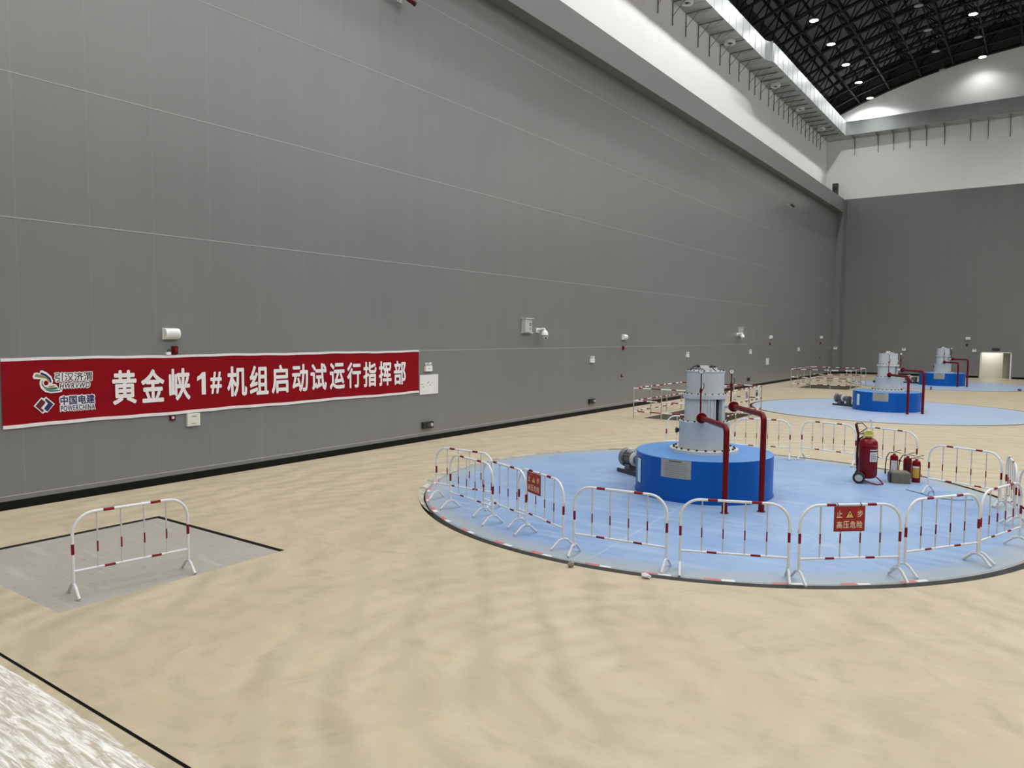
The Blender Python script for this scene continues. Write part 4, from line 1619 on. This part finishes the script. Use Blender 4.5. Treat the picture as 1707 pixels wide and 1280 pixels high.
def speaker(label, y, z, x=XW, rz=0.0):
    t = fix('wall_speaker', label, 'speaker', y, z, 'white speakers on the walls', x, rz)
    mb = MB()
    n = 10
    prof = [(0, -0.115), (0.06, -0.115)] + [(0.06 + 0.10 * math.cos(a), 0.115 * math.sin(a)) for a in [-PI / 2 + PI * k / n * 0.9 for k in range(1, n + 1)]] + [(0.04, 0.115), (0, 0.115)]
    mx = Matrix(((1, 0, 0, 0), (0, 0, 1, 0), (0, 1, 0, 0), (0, 0, 0, 1)))
    mb.prism(prof, -0.165, 0.165, mx, 0)
    mb.build('housing', 'white_plastic', t, ang=30)
    mb = MB()
    mb.box(0, 0.012, -0.18, 0.18, -0.125, 0.125)
    mb.build('back_plate', 'cream', t, smooth=False)
    mb = MB()
    for k in range(5):
        zz = -0.07 + 0.03 * k
        xx = 0.06 + 0.10 * math.sqrt(max(0, 1 - (zz / 0.115) ** 2))
        mb.box(xx - 0.004, xx + 0.003, -0.12, 0.12, zz - 0.003, zz + 0.003)
    mb.build('grille', 'light_grey', t, smooth=False)
    return t


def strobe(label, y, z, x=XW, rz=0.0, s=1.0):
    t = fix('alarm_strobe', label, 'alarm', y, z, 'dark red alarm strobes', x, rz)
    mb = MB()
    mb.box(0, 0.05 * s, -0.065 * s, 0.065 * s, -0.09 * s, 0.09 * s)
    mb.build('base', 'dark_red', t, smooth=False)
    mb = MB()
    mb.rbox(-0.05 * s, 0.05 * s, -0.035 * s, 0.035 * s, 0, 0.04 * s, 0.012, 0)
    o = mb.build('lens', 'band_red', t)
    o.location = (0.05 * s, 0, 0)
    o.rotation_euler = (0, PI / 2, 0)
    return t


def em_light(label, y, z, x=XW, rz=0.0):
    t = fix('emergency_light', label, 'emergency light', y, z, 'twin-head emergency lights', x, rz)
    mb = MB()
    mb.box(0, 0.08, -0.15, 0.15, -0.14, 0.03)
    b = mb.build('battery_case', 'white_plastic', t, smooth=False)
    mb = MB()
    mb.box(0.08, 0.084, -0.02, 0.02, -0.07, -0.04, 0)
    mb.build('test_button', 'dark_grey', b, smooth=False)
    for s in (-1, 1):
        mb = MB()
        mx = axis_mx((0.03, s * 0.085, 0.085), (1, s * 0.25, -0.15))
        mb.lathe([(0, -0.02), (0.05, -0.015), (0.066, 0.05), (0.058, 0.055)], 18, 0, mx)
        mb.lathe([(0.057, 0.046), (0, 0.046)], 18, 1, mx)
        mb.build('lamp_head', ['white_plastic', 'light_grey'], t)
    return t


def socket(label, y, z, x=XW, rz=0.0):
    t = fix('socket_box', label, 'socket', y, z, 'black socket boxes low on the wall', x, rz)
    mb = MB()
    mb.box(0, 0.09, -0.24, 0.24, -0.10, 0.10)
    b = mb.build('case', 'black', t, smooth=False)
    for k, yy in enumerate((-0.02, 0.14)):
        mb = MB()
        mb.lathe([(0.055, 0), (0.055, 0.03), (0.0, 0.03)], 16, 0, axis_mx((0.09, yy, 0.0), (1, 0, 0)))
        mb.build('outlet_cap', 'light_grey' if k else 'dark_grey', t)
    return t


def call_point(label, y, z, x=XW, rz=0.0):
    t = fix('call_point', label, 'call point', y, z, 'red call points', x, rz)
    mb = MB()
    mb.box(0, 0.05, -0.06, 0.06, -0.06, 0.06)
    mb.build('case', 'dark_red', t, smooth=False)
    mb = MB()
    mb.box(0.05, 0.054, -0.03, 0.03, -0.02, 0.035)
    mb.build('push_plate', 'label_white', t, smooth=False)
    return t


def wall_box(label, y, z, w, h, d=0.07):
    t = fix('control_box', label, 'control box', y, z, 'white control boxes')
    mb = MB()
    mb.box(0, d, -w / 2, w / 2, -h / 2, h / 2)
    mb.build('case', 'cream', t, smooth=False)
    mb = MB()
    mb.box(d, d + 0.006, -w / 2 + 0.015, w / 2 - 0.015, -h / 2 + 0.015, h / 2 - 0.015)
    mb.build('lid', 'cream', t, smooth=False)
    mb = MB()
    mb.box(d + .006, d + .009, -w * .2, w * .2, h * .25, h * .29)
    mb.box(d + .006, d + .009, -w * .25, w * .2, -h * .32, -h * .29)
    mb.build('print_line', 'dark_grey', t, smooth=False)
    return t


def ptz(label, y, z, side, lab2):
    """dome camera on its arm, with its junction box beside it"""
    t = fix('dome_camera', label, 'camera', y, z, 'white dome cameras')
    mb = MB()
    mb.box(0, 0.03, -0.09, 0.09, 0.02, 0.20)
    mb.tube([(0.02, 0, 0.12), (0.16, 0, 0.15), (0.30, 0, 0.165), (0.33, 0, 0.16), (0.345, 0, 0.10)], [0.07, 0.045, 0.04, 0.04, 0.045], 12)
    mb.build('arm', 'white_plastic', t)
    mb = MB()
    prof = [(0.0, 0.12), (0.05, 0.115), (0.10, 0.07), (0.13, 0.0), (0.135, -0.07), (0.125, -0.085)]
    mb.lathe(prof, 24, 0, Matrix.Translation((0.345, 0, 0)))
    mb.build('housing', 'white_plastic', t)
    mb = MB()
    mb.lathe([(0.122, -0.08), (0.122, -0.115)], 24, 0, Matrix.Translation((0.345, 0, 0)))
    mb.build('gap_band', 'dark_grey', t)
    mb = MB()
    mb.lathe([(0.125, -0.11), (0.12, -0.17), (0.09, -0.225), (0.04, -0.25), (0, -0.255)], 24, 0, Matrix.Translation((0.345, 0, 0)))
    h = mb.build('lens_head', 'light_grey', t)
    mb = MB()
    mb.lathe([(0, .02), (.035, .015), (.035, 0)], 14, 0, axis_mx((0.43, -0.06, -0.175), (0.75, -0.5, -0.35)))
    mb.build('lens', 'black', h)
    b = fix('junction_box', lab2, 'junction box', y + side, z + 0.30, 'camera junction boxes')
    mb = MB()
    mb.box(0, 0.18, -0.22, 0.22, -0.26, 0.24)
    c = mb.build('case', 'light_grey', b, smooth=False)
    mb = MB()
    mb.box(0, 0.24, -0.25, 0.25, 0.24, 0.265)
    mb.build('rain_hood', 'cyl_white', b, smooth=False)
    mb = MB()
    mb.box(0, 0.10, -0.24, 0.42 if side < 0 else 0.26, -0.30, -0.26)
    mb.build('shelf', 'cyl_grey', b, smooth=False)
    mb = MB()
    mb.lathe([(0.055, 0), (0.055, 0.004), (0.03, 0.004), (0.03, 0)], 18, 0, axis_mx((0.18, 0.10, 0.02), (1, 0, 0)))
    mb.box(0.18, 0.184, 0.02, 0.17, -0.12, -0.105)
    mb.box(0.18, 0.184, 0.05, 0.15, -0.17, -0.155)
    mb.build('printed_mark', 'dark_grey', b, smooth=False)
    return t


speaker('white speaker on the left wall above the banner', 9.19, 3.36)
speaker('white speaker on the left wall right of the nearer dome camera', 31.32, 3.32)
speaker('white speaker on the left wall beyond the farther dome camera', 54.2, 3.36)
speaker('white speaker on the left wall nearest the far corner', 69.1, 3.37)
strobe('dark red alarm strobe just above the banner', 9.28, 2.995)
strobe('dark alarm strobe below the speaker right of the nearer dome camera', 31.25, 2.82)
strobe('dark alarm strobe below the speaker beyond the farther dome camera', 54.1, 2.88)
strobe('dark alarm strobe below the speaker nearest the far corner', 68.9, 2.86)
t = fix('junction_clip', 'small white clip with a black lever above the banner, left of the strobe', 'clip', 9.12, 2.935)
mb = MB()
mb.box(0, 0.06, -0.05, 0.05, -0.045, 0.02)
mb.build('case', 'white_plastic', t, smooth=False)
mb = MB()
mb.tube([(0.03, -0.02, 0.02), (0.05, 0.0, 0.07), (0.04, 0.07, 0.05)], 0.012, 6)
mb.build('lever', 'black', t)
call_point('red call point just below the banner edge', 9.19, 1.475)
call_point('red call point below the strobe right of the nearer dome camera', 31.18, 1.54)
call_point('red call point below the strobe nearest the far corner', 69.05, 1.57)
call_point('dark call point beside the white control box on the distant left wall', 53.95, 1.62)
wall_box('white control box hanging below the banner', 9.68, 1.395, 0.31, 0.29)
wall_box('white control box on the distant left wall between emergency lights', 53.6, 1.64, 0.42, 0.46)
em_light('emergency light beside the right end of the banner', 17.75, 2.36)
em_light('emergency light below the nearer dome camera, right of the banner', 28.33, 2.36)
em_light('emergency light left of the stack top of the nearest generator', 38.95, 2.38)
em_light('emergency light below the farther dome camera', 49.75, 2.39)
em_light('emergency light on the left wall above the farther railing', 61.8, 2.41)
em_light('emergency light on the grey corner pier', -15.6, 2.40, 0, 0)
o = [x for x in C.objects if x.get('label') == 'emergency light on the grey corner pier'][0]
o.location = (-15.63, YF - 1.6, 2.40)
o.rotation_euler = (0, 0, -PI / 2)
socket('black socket box low on the wall right of the banner', 17.71, 0.512)
socket('black socket box low on the wall left of the nearer railing', 28.33, 0.545)
socket('black socket box low on the wall right of the nearest generator', 49.6, 0.555)
ptz('nearer white dome camera on the left wall', 24.05, 3.46, -0.85, 'grey junction box left of the nearer dome camera')
ptz('farther white dome camera on the left wall', 47.1, 3.42, 0.45, 'grey junction box behind the farther dome camera')
# plan board at the banner's right end
t = fix('plan_board', 'pale board with small black marks at the right end of the banner', 'board', 17.80, 1.80, None, XW + 0.008)
mb = MB()
mb.box(0, 0.025, -0.43, 0.43, -0.31, 0.31)
mb.build('panel', 'tape_white', t, smooth=False)
mb = MB()
for y, z in ((-0.36, 0.02), (-0.30, 0.02), (-0.29, -0.07), (-0.02, 0.08), (0.14, 0.05), (-0.07, 0.05), (0.06, -0.02)):
    mb.box(0.025, 0.028, y - 0.014, y + 0.014, z - 0.014, z + 0.014)
mb.build('marks', 'dark_grey', t, smooth=False)
# beam detectors high on the wall
for y, z, lb in ((16.5, 13.22, 'dark red detector on a bracket at the top of the left wall above the banner'), (57.5, 13.15, 'small dark detector on a bracket high on the distant left wall')):
    t = fix('beam_detector', lb, 'detector', y, z, 'detectors high on the left wall')
    mb = MB()
    mb.box(0, 0.02, -0.1, 0.1, -0.1, 0.1)
    mb.tube([(0.01, 0, 0), (0.28, 0, 0)], 0.03, 8)
    mb.build('arm', 'light_grey', t)
    for k, (yy, dz) in enumerate(((-0.22, 0.0), (0.24, -0.04))):
        mb = MB()
        mb.lathe([(0, 0), (0.07, 0), (0.07, 0.22), (0.085, 0.22), (0.085, 0.28), (0, 0.28)], 14, [0, 0, 1, 1, 1], axis_mx((0.30, yy * 0.2, dz), (0.25, yy * 4, -0.25)))
        mb.build('detector_head', ['dark_red', 'black'], t)

# ------------------------------------------------------------------ fixtures on the far wall (facing the camera)


def far(fn, label, x, z):
    o = fn(label, 0, z)
    o.location = (x, YF, z)
    o.rotation_euler = (0, 0, -PI / 2)
    return o


far(em_light, 'emergency light on the far wall between the two distant generators', -10.18, 2.36)
far(em_light, 'emergency light on the far wall left of the doorway', -4.78, 2.36)
far(speaker, 'white speaker on the far wall left of the doorway', -5.29, 3.35)
far(strobe, 'dark alarm strobe on the far wall below its speaker', -5.33, 2.81)
far(call_point, 'call point on the far wall beside the doorway', -4.55, 1.33)
t = thing('exit_sign', 'dark exit sign box above the far doorway', 'sign', (-3.22, YF, 2.46), 0)
mb = MB()
mb.box(-0.27, 0.27, -0.05, 0, -0.10, 0.10)
mb.build('case', 'black', t, smooth=False)
mb = MB()
mb.box(-0.16, 0.16, -0.054, -0.05, -0.035, 0.035)
mb.build('face', 'dark_grey', t, smooth=False)
